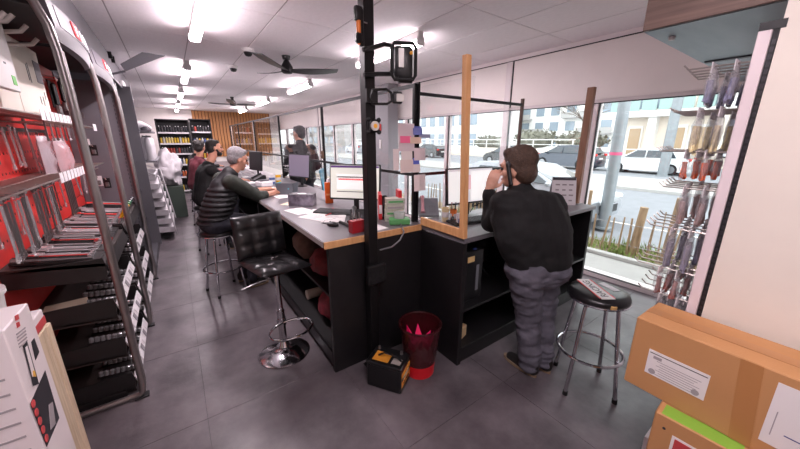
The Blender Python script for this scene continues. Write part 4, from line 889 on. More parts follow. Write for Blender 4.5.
# ---- farther displays down the left side
fd = thing('grey_display', 'tall grey metal display bay beyond the arched stand', 'display stand', (-.6, 5.8, 0))
B().bx(-.92, -.88, 4.98, 8.3, .05, 2.5).out('back_panel', m_grey, fd, world=True); B().bx(-.88, -.36, 6.4, 6.44, .05, 2.5).out('side_panel', m_grey, fd, world=True); B().bx(-.9, -.4, 4.98, 8.3, 0, .1).out('plinth', m_dgrey, fd, world=True)
B().bx(-.9, -.45, 4.98, 8.3, 2.47, 2.5).out('top_panel', m_dgrey, fd, world=True)
for z in (.5, .95, 1.4): B().bx(-.88, -.48, 5.0, 6.39, z, z+.025).out('shelf', m_dgrey, fd, world=True)
for z in (1.38, 1.86): B().bx(-.88, -.22, 6.6, 8.25, z, z+.03).out('shelf', m_grey, fd, world=True)
m_wtool = mat('pale_tool_plastic', (196, 192, 196), .45)
for k in range(7):   # pale bottles standing on the middle shelf
    t = thing('grease_cartridge', ['nearest', 'second', 'third', 'fourth', 'fifth', 'sixth', 'farthest'][k]+' pale grey cartridge standing in the row on the far display', 'cartridge', (-.30-.06*(k % 2), 6.75+.2*k, 1.41), 0, 'cartridges on the far display'); B().lathe([(0, 0), (.05, 0), (.055, .02), (.045, .1), (.052, .2), (.045, .34), (.02, .37), (0, .37)], seg=12).out('body', m_wtool, t, True); B().cyl((0, 0, .37), (0, 0, .4), .012, seg=8).out('nozzle', m_dgrey, t)
for k in range(5):
    t = thing('grinder', ['nearest', 'second', 'third', 'fourth', 'farthest'][k]+' pale grey hand tool lying on the upper far shelf', 'tool', (-.45, 6.8+.3*k, 1.89), .3, 'hand tools on the far display'); B().tube([(-.14, 0, .05), (0, 0, .07), (.1, 0, .09), (.2, .0, .06)], [.05, .055, .06, .03], 10).out('body', m_wtool, t, True); B().cyl((.14, 0, .0), (.14, 0, .06), .05, seg=12).out('head', m_dgrey, t, True)
oc = thing('organiser_rack', 'leaning rack of pale grey parts bins beside the aisle', 'rack', (-.4, 7.4, 0))
for s in (6.75, 8.2): B().bx(-.62, -.58, s, s+.03, .08, 1.3).out('upright', m_wtool, oc, world=True); B().tube([(-.6, s+.015, 1.3), (-.25, s+.015, 1.15), (-.14, s+.015, .1)], .014, 6).out('front_tube', m_wtool, oc, True, True)
for k in range(7):
    z = .16+k*.155; x1 = -.16-.022*k
    bn = B().prism([(-.58, 6.79, z), (x1, 6.79, z-.02), (x1, 6.79, z+.07), (x1-.03, 6.79, z+.075), (-.58, 6.79, z+.1)], (0, 1.4, 0)).out('bin', m_wtool, oc, world=True)
    B().bx(x1, x1+.004, 6.85, 8.1, z, z+.025).out('label_slot', m_dgrey, bn, world=True)
for y in (6.9, 8.05):
    w = B().cyl((-.3, y-.02, .06), (-.3, y+.02, .06), .06, seg=14).out('castor', m_rubber, oc, True, True)
t = thing('plastic_sheet', 'crumpled white plastic sheet heaped at the end of the parts bins', 'plastic sheet', (-.1, 9.0, 0)); rr = random.Random(21)
from mathutils import noise as mnoise
b = B(); b.sph((0, 0, 1.08), (.24, .28, .38), 44, 30)
for v in b.bm.verts: v.co += (v.co-Vector((0, 0, 1.08)))*(.45*mnoise.noise(v.co*6)+.25*mnoise.noise(v.co*15))
b.out('sheet', mat('white_film', (224, 218, 222), .3), t, True, angle=75); B().bx(-.28, .2, -.3, .3, 0, .72, bev=.01).out('green_crate', mat('dark_green_box', (58, 70, 62), .6), t)
# ---- far racks of cans
m_rack = mat('rack_black', (30, 28, 30), .5)
cc = [(214, 176, 50), (200, 196, 190), (60, 56, 58), (190, 90, 40), (70, 90, 140), (222, 200, 120), (160, 60, 50), (40, 40, 44)]
cm = [mat('can_%d' % i, c, .4) for i, c in enumerate(cc)]
def rack(lab, x0, x1, y, zt, levels, n, seed, grp, fill):
    t = thing('shelf_rack', lab, 'rack', ((x0+x1)/2, y, 0)); r = random.Random(seed)
    for x in (x0, x1-.03): B().bx(x, x+.03, y, y+.4, 0, zt).out('upright', m_rack, t, world=True)
    B().bx(x0, x1, y+.37, y+.4, 0, zt).out('back', m_rack, t, world=True); B().bx(x0, x1, y, y+.4, zt-.03, zt).out('top', m_rack, t, world=True)
    for k, z in enumerate(levels):
        s = B().bx(x0+.03, x1-.03, y, y+.37, z-.025, z).out('shelf', m_rack, t, world=True); B().bx(x0+.03, x1-.03, y-.006, y, z-.04, z+.01).out('label_strip', m_tag, s, world=True)
        for i in range(n):
            a = x0+.08+(x1-x0-.16)*i/(n-1); h = min(r.uniform(.16, .26), fill); c = fill_c[k % len(fill_c)]; ci = c[r.randrange(len(c))]
            key = (round(h, 1), ci)
            if key not in CAN:
                o = thing('can', '', 'can', (0, 0, 0)); B().lathe([(0, 0), (.03, 0), (.03, key[0]*.8), (.014, key[0]*.9), (0, key[0]*.9)], seg=10).out('body', cm[ci], o, True); B().cyl((0, 0, key[0]*.9), (0, 0, key[0]), .015, seg=8).out('cap', m_tag if ci % 2 else m_blackp, o); CAN[key] = o
            else: o = copy_tree(CAN[key])
            o.location = (a, y+.08, z); o['label'] = '%s can from the left, %s, on %s of the %s' % (['first', 'second', 'third', 'fourth', 'fifth', 'sixth', 'seventh', 'eighth', 'ninth', 'tenth', 'eleventh'][i], ['yellow', 'pale', 'dark', 'orange', 'blue', 'cream', 'red', 'black'][ci], ['the lowest shelf', 'the second shelf', 'the third shelf', 'the fourth shelf', 'the fifth shelf', 'the top shelf'][k], grp); o['group'] = 'cans on the %s' % grp
CAN = {}; fill_c = [[0, 5, 2], [0, 3, 4], [0, 1, 4], [2, 7, 6], [0, 5, 1], [2, 7, 7]]
rack('tall black rack crowded with cans at the end of the aisle', -.30, .58, 12.7, 2.36, [.1, .55, .95, 1.3, 1.62, 1.96], 11, 3, 'tall black can rack', .24)
rack('second black rack with cans, behind the seated men', .62, 1.25, 13.2, 2.42, [.6, 1.1, 1.6, 2.0], 7, 4, 'rack behind the men', .24)
# ---- stacked boxes at lower left
m_whitebox = mat('white_carton', (224, 214, 214), .5)
carton('pale carton supporting the white product box, lower left corner', -.78, -.40, 1.02, 1.31, 0, .52, m_bcream)
wb = thing('product_box', 'white product box with lamp picture standing in the lower left corner', 'box', (-.6, 1.215, .523))
B().bx(-.85, -.405, 1.13, 1.30, .523, 1.29, bev=.003).out('carton', m_whitebox, wb, world=True)
m_pdark = mat('print_black', (40, 38, 44), .5); m_pred = mat('print_red', (196, 70, 72), .5); m_pgrey = mat('print_mid', (160, 152, 154), .6)
def onR(poly, m, nm, e=.001): B().prism([(-.405+e, y, z) for y, z in poly], (.0008, 0, 0)).out(nm, m, wb, world=True)
def onP(pix, m, nm, e=.001): onR([(atx(x, y, -.404).y, atx(x, y, -.404).z) for x, y in pix], m, nm, e)
onP([(45, 370.5), (59, 418), (46.5, 447), (30, 404)], m_pdark, 'picture_panel')
onP([(22.6, 346), (26.4, 341), (38.5, 384), (33, 386)], m_pdark, 'lamp_picture', .0015); onP([(24.4, 348), (26.2, 346), (35, 377), (31.5, 377)], m_whitebox, 'lamp_window', .0025); onP([(31.5, 371), (33.5, 371), (35, 377), (32, 377)], mat('print_amber', (226, 170, 70), .5), 'lamp_glow', .003)
onP([(31.2, 342), (34, 338), (39, 352), (35.5, 360)], m_pdark, 'inset_picture'); onP([(48, 405), (52, 402), (55, 424), (50, 430)], m_pgrey, 'clip_picture', .002)
onP([(14.5, 316), (18, 314), (19, 319), (15.5, 321)], m_pred, 'brand_mark'); onP([(16, 323), (19, 321.5), (20, 326), (17, 328)], m_pred, 'brand_mark')
for k in range(5): onP([(16+k*.7, 334+k*3.2), (25+k*.5, 327+k*3.2), (25.4+k*.5, 328.2+k*3.2), (16.4+k*.7, 335.2+k*3.2)], m_pgrey, 'print_line')
for k in range(5): p = atx(32.5+3.3*k, 404+8.6*k, -.404); B().cyl((-.403, p.y, p.z), (-.4015, p.y, p.z), .011, seg=12).out('feature_badge', m_pred, wb, world=True)
for k in range(14):
    z = 1.2-.045*k; B().bx(-.62-.08*(k % 3), -.43, 1.1285, 1.13, z, z+.006).out('print_line', m_pgrey, wb, world=True)
m_ply = mat('pale_plywood', (216, 196, 168), .6, rgb2=(190, 168, 140), nscale=4, stretch=(20, 20, .6))
cs = thing('plank_stack', 'stack of pale wood boards standing upright behind the white product box', 'boards', (-.6, 1.5, 0))
for k in range(6): B().bx(-.80, -.462+.002*(k % 2), 1.335+k*.045, 1.335+k*.045+.041, 0, 1.10-.004*(k % 3), bev=.003).out('board', m_ply, cs, world=True)
t = thing('small_box', 'small white box with red end and black window on the upright boards', 'box', (-.55, 1.45, 1.103)); B().bx(-.07, .085, -.11, .13, 0, .055, bev=.003).out('carton', m_whitebox, t); B().bx(.085, .0865, -.11, .13, .0, .028).out('red_end', m_pred, t); B().bx(-.05, .03, -.02, .1, .055, .056).out('black_window', m_pdark, t)
t = thing('white_bucket', 'white plastic bucket with black print at the left edge', 'bucket', (-.80, 2.0, .9)); 
B().lathe([(0, 0), (.1, 0), (.115, .2), (.125, .205), (.125, .225), (.0, .23)], (0, 0, 0), 24).out('body', m_white, t, True); B().bx(.108, .112, -.03, .03, .07, .13).out('print_mark', m_pdark, t)
B().bx(-1.0+.05, -.66, 1.85, 2.15, 0, .9, bev=.01).out('carton_below', m_bcream, None) if False else carton('tall pale carton under the white bucket', -.95, -.66, 1.84, 2.16, 0, .898, m_bcream)
# ================================================================ right: gondola end, hanging bags, cardboard boxes
XP = 1.9
m_creamp = mat('cream_panel', (230, 222, 210), .6, noise=.03, nscale=2.5)
m_pinkw = mat('pinkish_white_metal', (228, 214, 216), .4)
gw = thing('partition_wall', 'large plain cream partition panel at the right edge', 'partition', (XP, -.3, 0), kind='structure')
B().bx(XP+.004, XP+.06, -1.55, .243, 0, 2.265).out('panel', m_creamp, gw, world=True)
gd = thing('gondola', 'white gondola end with black slotted upright, hung with bagged goods', 'display stand', (XP, .26, 0))
B().bx(XP, XP+.05, .262, .30, 0, 2.16, bev=.003).out('upright', m_pinkw, gd, world=True)
B().bx(XP+.004, XP+.05, .245, .26, 0, 2.155).out('slotted_strip', m_gasket, gd, world=True)
b = B()
for k in range(80): b.bx(XP+.002, XP+.0045, .2475, .2575, .05+k*.026, .066+k*.026)
o = b.out('slots', mat('slot_shine', (64, 62, 66), .4, .5), gd, world=True); o['kind'] = 'stuff'
B().bx(XP, XP+.02, .2, .32, .86, .875).bx(XP, XP+.02, .2, .32, .83, .842).out('bracket', m_blackm, gd, world=True)
B().bx(XP+.05, 4.2, .232, .262, 0, 2.1).out('back_board', m_pinkw, gd, world=True)
B().bx(XP+.05, 4.2, .262, .34, 0, .12).out('base_shelf', m_pinkw, gd, world=True)
B().bx(XP, XP+.03, .23, .30, 2.155, 2.185).out('top_cap', m_blackm, gd, world=True)
films = []
def hook(x, z, L, y0=.30): B().tube([(x, y0-.04, z), (x, y0+L, z), (x, y0+L+.02, z+.02)], .004, 6).out('hook', m_wire, gd, world=True)
rows = [  # z of hook, colour, height, hooks' x, length in y, label words
 (2.06, (124, 124, 150), .15, 'bag of blue-grey parts on the top hook row'), (1.88, (216, 202, 156), .18, 'bag of pale yellow parts on the second hook row'), (1.70, (206, 92, 50), .12, 'bag of orange parts on the third hook row'),
 (1.53, (160, 132, 126), .17, 'bag of brown parts on the fourth hook row'), (1.33, (130, 126, 144), .2, 'bag of violet-grey parts on the fifth hook row'), (1.12, (150, 88, 78), .14, 'bag of dark red parts on the sixth hook row'), (.98, (196, 194, 198), .2, 'clear bag of pale parts on the lowest hook row')]
m_film2 = mat('clear_bag_film', (224, 222, 226), .12, alpha=.32, spec=.8, bump=.4, bscale=30)
for k, (z, c, h, lab) in enumerate(rows):
    mc = mat('parts_%d' % k, c, .6, noise=.35, nscale=40, bump=.5, bscale=60)
    for i in range(5):
        x = XP+.06+i*.085; hook(x, z, .20+.02*(k % 3)+.01*i)
        for j in range(2):
            y = .345+.07*j+.012*((i+k) % 3); t = thing('parts_bag', lab+', '+['nearest', 'second', 'middle', 'fourth', 'farthest'][i]+' hook, '+['inner', 'outer'][j], 'bag', (x, y, z), 0, lab)
            b = B(); rr = random.Random(k*10+i*3+j)
            for sg in (1, -1):
                G = [[b.bm.verts.new((( u/3-1)*.042, sg*(.016*math.sin(math.pi*u/6)**.6*math.sin(math.pi*min(1, .08+v/7.6))+.001)+rr.gauss(0, .0015), -.012-h*v/7)) for u in range(7)] for v in range(8)]
                for q in range(7):
                    for u in range(6): b.bm.faces.new((G[q][u], G[q][u+1], G[q+1][u+1], G[q+1][u]))
            b.out('film', m_film2, t, True, angle=80)
            b = B()
            for q in range(7):
                a = rr.uniform(-.03, .03); b.cyl((a*.5, rr.uniform(-.008, .008), -h*.3-.012), (a*1.1, rr.uniform(-.008, .008), -h*rr.uniform(.85, .98)-.012), .006, .007, 5)
            b.out('contents', mc, t, True); B().bx(-.042, .042, -.0015, .0015, -.03, .012).out('header', m_tag, t)
# cardboard boxes
m_kraft = mat('kraft_cardboard', (190, 138, 90), .7, noise=.05, nscale=3, bump=.06, bscale=120)
m_ktape = mat('brown_tape', (178, 124, 76), .35, spec=.5); m_ledge = mat('label_paper', (232, 226, 224), .6)
B1z0, B1z1 = .62, .965
bx1 = thing('cardboard_box', 'large brown cardboard box with white labels, top of the stack at right', 'box', (1.74, .0, B1z0), math.radians(-2))
x0, x1, y0, y1 = -.125, .125, -.52, .405; h = B1z1-B1z0
B().bx(x0, x1, y0, y1, 0, h, bev=.004).out('carton', m_kraft, bx1); B().bx(-.0015, .0015, y0+.01, y1-.01, h-.0005, h+.001).out('top_seam', MATS['seam_shadow'], bx1)
B().bx(-.03, .03, y0+.002, y1-.002, h+.001, h+.0018).out('top_tape', m_ktape, bx1); B().prism([(x0-.0012, -.02, 0.002), (x0-.0012, .04, .002), (x0-.0012, .07, h-.002), (x0-.0012, .01, h-.002)], (.001, 0, 0)).out('side_tape', m_ktape, bx1)
def lab(y0_, y1_, z0_, z1_, nm, par=bx1, m=m_ledge): return B().bx(x0-.0025, x0-.0012, y0_, y1_, z0_, z1_).out(nm, m, par)
L_ = lab(.13, .335, .10, .22, 'shipping_label')
def onlab(ya, yb, za, zb, nm, m): B().bx(x0-.0032, x0-.0024, ya, yb, za, zb).out(nm, m, L_)
onlab(.135, .33, .205, .2085, 'print_line', m_pdark); onlab(.285, .315, .183, .197, 'barcode', m_pgrey)
for k in range(7): onlab(.15+.01*(k % 3), .30-.012*(k % 2), .175-.011*k, .1775-.011*k, 'print_line', m_pgrey)
for y in (.31, .16): B().lathe([(0, 0), (.013, 0), (.013, .0008), (0, .0008)], seg=16, sx=1).out('stamp', m_pgrey, L_).matrix_local = Matrix.Translation((x0-.0032, y, .118)) @ Matrix.Rotation(math.pi/2, 4, 'Y')
L2_ = lab(-.16, -.03, .06, .31, 'white_sheet'); B().bx(x0-.0032, x0-.0024, -.052, -.049, .1, .2).out('print_line', m_pgrey, L2_); B().bx(x0-.0032, x0-.0024, -.15, -.08, .12, .124).out('print_line', mat('print_blue', (60, 60, 130), .5), L2_)
B().bx(.02, x1-.01, -.3, -.16, h+.0015, h+.003).out('top_label', m_ledge, bx1)
bx2 = thing('cardboard_box', 'lower brown cardboard box with green patch and picture label, right corner', 'box', (1.72, -.15, .20), math.radians(2))
B().bx(-.17, .17, -.4, .41, 0, B1z0-.20-.001, bev=.005).out('carton', m_kraft, bx2); hh = B1z0-.2
B().bx(-.165, -.09, .15, .39, hh-.0012, hh-.0004).out('green_patch', mat('lime_green', (132, 178, 62), .6), bx2)
L3 = B().bx(-.1725, -.1705, .20, .34, .2, .35).out('picture_label', m_ledge, bx2); B().bx(-.1735, -.172, .27, .33, .22, .34).out('red_picture', m_pred, L3); B().bx(-.1735, -.172, .22, .265, .25, .335).out('blue_picture', mat('print_navy', (70, 74, 120), .5), L3); B().cyl((-.1725, .37, .36), (-.1702, .37, .36), .006, seg=8).out('hole', m_pdark, bx2)
carton('bottom brown carton of the stack at right, almost out of view', 1.52, 1.88, -.62, .22, 0, .199, m_kraft)
# ================================================================ things on the counters
def on(x, y, dz=0.): p = atz(x, y, ZT+dz); return Vector((p.x, p.y, ZT+dz))
m_scr = mat('lit_screen', (222, 220, 224), .3, emit=.3); m_scr2 = mat('dim_screen', (120, 112, 128), .3, emit=.25)
def monitor(lab, loc, th, w, h, screen, zc=.3, tilt=-.12, bars=(), stand=True):
    t = thing('monitor', lab, 'monitor', loc, th, 'computer monitors')
    B().lathe([(0, 0), (.11, 0), (.11, .008), (.03, .015), (0, .015)], seg=24, sy=.8).out('base', m_blackp, t, True); B().bx(-.025, .025, .015, .035, .01, zc, bev=.005).out('neck', m_blackp, t)
    R = Matrix.Translation((0, 0, zc)) @ Matrix.Rotation(tilt, 4, 'X')
    def put(b, nm, m, par=t): o = b.out(nm, m, par, True); o.matrix_local = R if par is t else Matrix.Identity(4); return o
    s = put(B().bx(-w/2, w/2, -.012, .02, -h/2, h/2, bev=.006), 'casing', m_blackp); put(B().bx(-w/2+.012, w/2-.012, -.0135, -.012, -h/2+.016, h/2-.012), 'screen', screen, s)
    for (x0, x1, z0, z1, m) in bars: put(B().bx(w*(x0-.5), w*(x1-.5), -.015, -.0134, h*(z0-.5), h*(z1-.5)), 'screen_content', m, s)
    return t
m_purple = mat('scr_purple', (92, 60, 120), .4, emit=.3); m_sred = mat('scr_red', (214, 60, 70), .4, emit=.5); m_sdark = mat('scr_dark', (60, 50, 56), .4, emit=.1); m_swh = mat('scr_white', (240, 240, 238), .4, emit=.45); m_sgr = mat('scr_green', (212, 213, 204), .4, emit=.45)
monitor('monitor with a red striped window on screen, beside the black post', on(356, 212), math.radians(-46), .50, .335, m_sgr, .29, -.12, ((.03, .97, .9, .955, m_purple), (.15, .72, .30, .72, m_swh), (.15, .85, .62, .66, m_sdark), (.18, .8, .55, .6, m_sred), (.15, .72, .22, .24, m_sdark)))
monitor('bright monitor on the short counter in front of the standing man', Vector((2.13, 1.92, ZT)), math.radians(-8), .52, .32, m_scr, .285, -.08, ((.04, .42, .08, .9, m_swh), (.5, .96, .08, .9, m_swh), (.42, .5, .4, .8, mat('scr_pink', (206, 170, 176), .4, emit=.5))))
monitor('grey-screened monitor behind the card terminal, seen at an angle', on(301, 186), math.radians(-72), .50, .34, m_scr2, .30, -.1)
monitor('dark monitor at the third desk of the long counter', (1.22, 6.3, ZT), math.radians(-78), .5, .34, m_blackp, .30, -.1)
monitor('farthest monitor on the long counter, beyond the seated men', (1.25, 8.3, ZT), math.radians(-80), .5, .34, m_scr2, .30, -.1)
# keyboard, mouse, papers
def keyboard(lab, loc, th):
    t = thing('keyboard', lab, 'keyboard', loc, th); B().box((0, 0, .011), (.44, .145, .018), rx=.05, bev=.004).out('base', m_blackp, t)
    k0 = B().bx(-.0135, .0135, -.0105, .0105, 0, .006, bev=.0015).out('key', mat('key_grey', (40, 40, 44), .5), t); f = True
    for i in range(14):
        for j in range(5):
            o = k0 if f else k0.copy()
            if not f: COL.objects.link(o)
            f = False; o.location = (-.2+i*.0305, -.052+j*.026, .0185+j*.0013)
keyboard('black keyboard in front of the red striped screen', on(345, 212)+Vector((-.08, 0, 0)), math.radians(-50))
keyboard('black keyboard partly hidden behind the pine post', on(470, 222)+Vector((.02, .0, 0)), math.radians(-8))
t = thing('mouse', 'black computer mouse near the counter end', 'mouse', on(333, 226), math.radians(30)); b = B(); b.sph((0, 0, .012), (.032, .055, .024), 16, 10)
for v in b.bm.verts: v.co.z = max(0, v.co.z)
b.out('shell', m_blackp, t, True); B().lathe([(0, 0), (.006, 0), (.006, .006), (0, .006)], (0, .025, .033), 8).out('wheel', m_grey, t); B().tube([(0, .05, .01), (.02, .12, .006), (.1, .16, .005), (.2, .12, .005)], .002, 5).out('lead', m_rubber, t)
rr = random.Random(31)
def sheet(lab, p, w, l, th, m=m_paper, z=0., lines=0):
    t = thing('paper_sheet', lab, 'paper', Vector((p[0], p[1], ZT+z)), th); B().bx(-w/2, w/2, -l/2, l/2, 0, .0015).out('sheet', m, t)
    for k in range(lines): B().bx(-w*.4, w*(.1+.3*rr.random()), l*(.38-.09*k), l*(.38-.09*k)+.004, .0015, .002).out('print_line', m_pgrey, t)
sheet('white printed sheet under the mouse', on(318, 217), .21, .3, .4, lines=6); sheet('sheet of paper left of the keyboard', on(325, 212), .21, .3, .9, z=.002, lines=5)
sheet('loose sheet at the staff edge of the counter near the patterned box', on(300, 211), .2, .28, .2, lines=5); sheet('crumpled note under the white sheet by the edge', on(292, 204), .15, .2, .7, mat('cream_paper', (226, 206, 176), .8))
sheet('pale sheet beside the grey-screened monitor', on(283, 196), .21, .3, .1, z=0., lines=4); sheet('open notebook page behind the mouse', on(334, 219), .2, .26, -.5, z=.004, lines=4); sheet('white sheet in front of the bearded man', (.95, 5.6, ZT), .21, .3, .2, lines=4); sheet('white sheet at the corner by the black post', (1.2, 2.12, ZT), .2, .24, .1)
p = on(330, 215); t = thing('red_pen', 'red pen lying on the papers by the keyboard', 'pen', p+Vector((0, 0, .008)), .6); B().cyl((-.07, 0, .004), (.06, 0, .004), .005, seg=8).out('barrel', m_red, t, True); B().cyl((.06, 0, .004), (.075, 0, .004), .005, .001, seg=8).out('tip', m_blackp, t, True)
p = on(337, 210); t = thing('red_pen', 'red marker between the keyboard and the papers', 'pen', p+Vector((-.05, 0, .006)), 1.0); B().cyl((-.06, 0, .006), (.05, 0, .006), .007, seg=8).out('barrel', m_red, t, True); B().cyl((.05, 0, .006), (.07, 0, .006), .004, .002, seg=8).out('tip', m_blackp, t, True)
# orange bottle pack
t = thing('orange_bottle', 'bright orange square bottle standing beside the monitor', 'bottle', on(329.5, 203)); B().box((0, 0, .115), (.085, .06, .23), rz=-.4, bev=.01, seg=2).out('body', mat('bright_orange', (244, 104, 30), .4), t, True); B().lathe([(0, .23), (.018, .23), (.018, .255), (.012, .27), (0, .275)], seg=12).out('cap', m_tag, t, True); B().box((-.006, -.028, .1), (.07, .012, .02), rz=-.4).out('label_band', mat('pale_orange', (250, 160, 100), .4), t)
# patterned tissue box
t = thing('tissue_box', 'dark patterned tissue box on the counter near the stool', 'box', on(301, 205)+Vector((0.02, .0, 0)), math.radians(-38)); m_pat = mat('violet_pattern', (52, 46, 58), .5, rgb2=(176, 170, 186), nscale=9); B().bx(-.13, .13, -.07, .07, 0, .12, bev=.004).out('carton', m_pat, t); B().bx(-.13, .13, -.07, .07, .1195, .122).out('top', mat('dark_top', (50, 46, 52), .4), t); B().lathe([(0, .122), (.05, .122), (.04, .126), (0, .127)], seg=16, sy=.5).out('slot', m_tag, t, True)
# grey and teal card terminal stand
t = thing('card_stand', 'grey and teal open card holder in front of the seated man\'s hands', 'holder', on(288, 194), math.radians(-40)); B().prism([(-.10, -.06, 0), (.10, -.06, 0), (.12, -.09, .15), (-.12, -.09, .15)], (0, .012, 0)).out('front', mat('holder_grey', (92, 96, 104), .5), t); B().prism([(-.10, -.06, 0), (-.10, .06, 0), (-.12, .08, .15), (-.12, -.09, .15)], (.006, 0, 0)).out('side', mat('teal_plastic', (70, 160, 176), .5), t); B().prism([(.10, -.06, 0), (.10, .06, 0), (.12, .08, .15), (.12, -.09, .15)], (-.006, 0, 0)).out('side', MATS['holder_grey'], t); B().bx(-.1, .1, -.06, .06, 0, .006).out('base', MATS['holder_grey'], t); B().lathe([(0, 0), (.01, 0), (.01, .003), (0, .003)], seg=10).out('logo_dot', MATS['teal_plastic'], t).matrix_local = Matrix.Translation((.05, -.084, .08)) @ Matrix.Rotation(math.pi/2-.2, 4, 'X')
# desk phones
def phone(lab, loc, th, body=m_blackp, hs=m_blackp, lcd=(90, 140, 230)):
    t = thing('desk_phone', lab, 'phone', loc, th, 'desk phones')
    B().prism([(-.09, -.1, 0), (-.09, .1, 0), (-.09, .1, .09), (-.09, .07, .1), (-.09, -.1, .025)], (.18, 0, 0)).out('body', body, t)
    R = Matrix.Translation((0, 0, .062)) @ Matrix.Rotation(.415, 4, 'X')
    B().bx(.0, .075, .02, .075, .002, .006).out('display', mat('lcd_%d' % lcd[2], lcd, .3, emit=.7), t).matrix_local = R
    k0 = B().bx(-.006, .006, -.005, .005, .002, .007).out('key', m_grey, t); k0.matrix_local = R @ Matrix.Translation((.01, -.07, 0))
    for i in range(3):
        for j in range(4):
            if i+j: c = k0.copy(); COL.objects.link(c); c.matrix_local = R @ Matrix.Translation((.01+i*.022, -.07+j*.02, 0))
    h = B().tube([(-.055, -.085, .045), (-.055, -.05, .062), (-.055, .04, .1), (-.055, .08, .108)], [.022, .014, .014, .022], 10).out('handset', hs, t, True); return t
phone('black desk phone with blue display near the third desk', (1.12, 5.75, ZT), math.radians(-80)); phone('black desk phone with curly cord against the black post', (1.22, 2.3, ZT), math.radians(-30))
t = phone('tilted grey desk phone with pink handset by the notes', on(428, 215)+Vector((0, 0, 0)), math.radians(-35), mat('phone_grey', (128, 130, 136), .35), mat('handset_pink', (214, 150, 160), .4), (180, 190, 196))
t.rotation_euler = (.35, 0, math.radians(-35)); t.location.z += .035
phone('dark desk phone far down the long counter', (1.05, 7.6, ZT), math.radians(-80))
# coiled black headset cord on the counter end
tag(B().tube([on(348, 222, .02), on(356, 219, .03), on(362, 214, .05), on(367, 208, .08), on(368, 212, .05), on(360, 222, .025), on(350, 226, .015), on(340, 222, .012)], .013, 8).out('phone_receiver', m_blackp, None, True), 'black receiver and cord lying across the counter end', 'receiver')
t = thing('red_box', 'dark red box holding pens beside the black post', 'holder', on(357, 232), .1); B().bx(-.055, .055, -.03, .03, 0, .095, bev=.003).out('carton', mat('dark_red_box', (150, 22, 34), .45), t)
for k in range(3): B().cyl((-.03+.03*k, 0, .08), (-.035+.03*k, .005, .15), .004, seg=6).out('pen', m_steel, t)
# corner clutter between the screens
def pack(name, lab, loc, d, m, th=0., top=None, cat='box'):
    t = thing(name, lab, cat, loc, th); B().bx(-d[0]/2, d[0]/2, -d[1]/2, d[1]/2, 0, d[2], bev=.003).out('body', m, t); B().bx(-d[0]*.4, d[0]*.4, -d[1]/2-.001, -d[1]/2, d[2]*.25, d[2]*.6).out('label', top or m_tag, t); return t
m_check = mat('patterned_paper', (206, 200, 190), .7, rgb2=(150, 160, 140), nscale=40, stretch=(.3, 1, 2)); m_greenp = mat('green_plastic', (90, 160, 96), .4); m_clear = mat('clear_plastic', (214, 220, 216), .1, alpha=.45, spec=.7)
c0 = on(397, 214)
for k in range(4): pack('leaflet_stack', '%s patterned packet in the pile behind the green tub' % ['lowest', 'second', 'third', 'topmost'][k], Vector((1.49+.004*k, 2.2, ZT+.05*k)), (.16, .1, .048), m_check, -.5+.04*k, m_greenp if k % 2 else m_pgrey)
t = pack('red_folder', 'red folder standing left of the patterned packets', Vector((1.45, 2.36, ZT)), (.03, .2, .22), m_red, -.5); t = pack('red_folder', 'red folder standing right of the patterned packets', Vector((1.56, 2.22, ZT)), (.03, .12, .26), m_red, -.4)
t = thing('plastic_tub', 'clear tub on a green tray in the screen corner', 'tub', Vector((1.46, 2.07, ZT)), -.5); B().bx(-.085, .085, -.05, .05, 0, .05, bev=.008).out('tray', m_greenp, t); B().lathe([(0, .05), (.045, .05), (.05, .1), (.045, .102), (.04, .055), (0, .055)], seg=16).out('bowl', m_clear, t, True)
t = thing('handset_stand', 'black upright handset dock next to the black post', 'phone', on(387, 219)+Vector((0, .03, 0)), -.4); B().box((0, 0, .012), (.09, .07, .024), bev=.006).out('dock', m_blackp, t); B().box((0, .01, .11), (.045, .025, .19), rx=-.15, bev=.008).out('handset', m_blackp, t); B().box((0, -.003, .15), (.03, .004, .05), rx=-.15).out('display', m_dgrey, t)
t = thing('sanitiser_bottle', 'pale bottle between the corner post and grey phone', 'bottle', on(416, 217)+Vector((.02, .03, 0))); B().lathe([(0, 0), (.03, 0), (.032, .09), (.012, .12), (.012, .14), (0, .14)], seg=14).out('body', m_clear, t, True); B().cyl((0, 0, .14), (0, 0, .16), .014, seg=10).out('cap', m_tag, t)
# inside the pine frame: mugs, cups
def cup(name, lab, loc, r, h, m, cat='cup', inner=None):
    t = thing(name, lab, cat, loc); B().lathe([(0, 0), (r*.85, 0), (r, h), (r*.92, h), (r*.8, .006), (0, .006)], seg=18).out('body', m, t, True); B().lathe([(r*.86, h*.3), (r*.97, h*.35), (r*.99, h*.7), (r*.9, h*.7)], seg=18).out('band', inner or m_tag, t, True); return t
cup('tumbler', 'cream tumbler inside the pine frame', on(445, 221), .033, .12, mat('cream_cup', (224, 206, 160), .4))
t = cup('pen_cup', 'orange pen cup beside the pine post', on(453, 222), .03, .11, m_or)
for k in range(4): B().cyl((.01*math.cos(k*1.6), .01*math.sin(k*1.6), .02), (.024*math.cos(k*1.6), .024*math.sin(k*1.6), .17), .004, seg=6).out('pen', (m_blackp, m_red, m_steel, m_pdark)[k], t)
t = pack('glue_box', 'small white box with blue print right against the pine post', on(459, 225), (.045, .035, .10), m_tag, -.3, mat('print_blue2', (70, 90, 160), .5))
t = thing('ink_bottle', 'small black bottle between the cups inside the pine frame', 'bottle', on(450, 222)+Vector((.0, -.03, 0))); B().lathe([(0, 0), (.014, 0), (.014, .05), (.006, .06), (.006, .075), (0, .075)], seg=12).out('body', m_blackp, t, True); B().cyl((0, 0, .06), (0, 0, .08), .008, seg=8).out('cap', m_or, t)
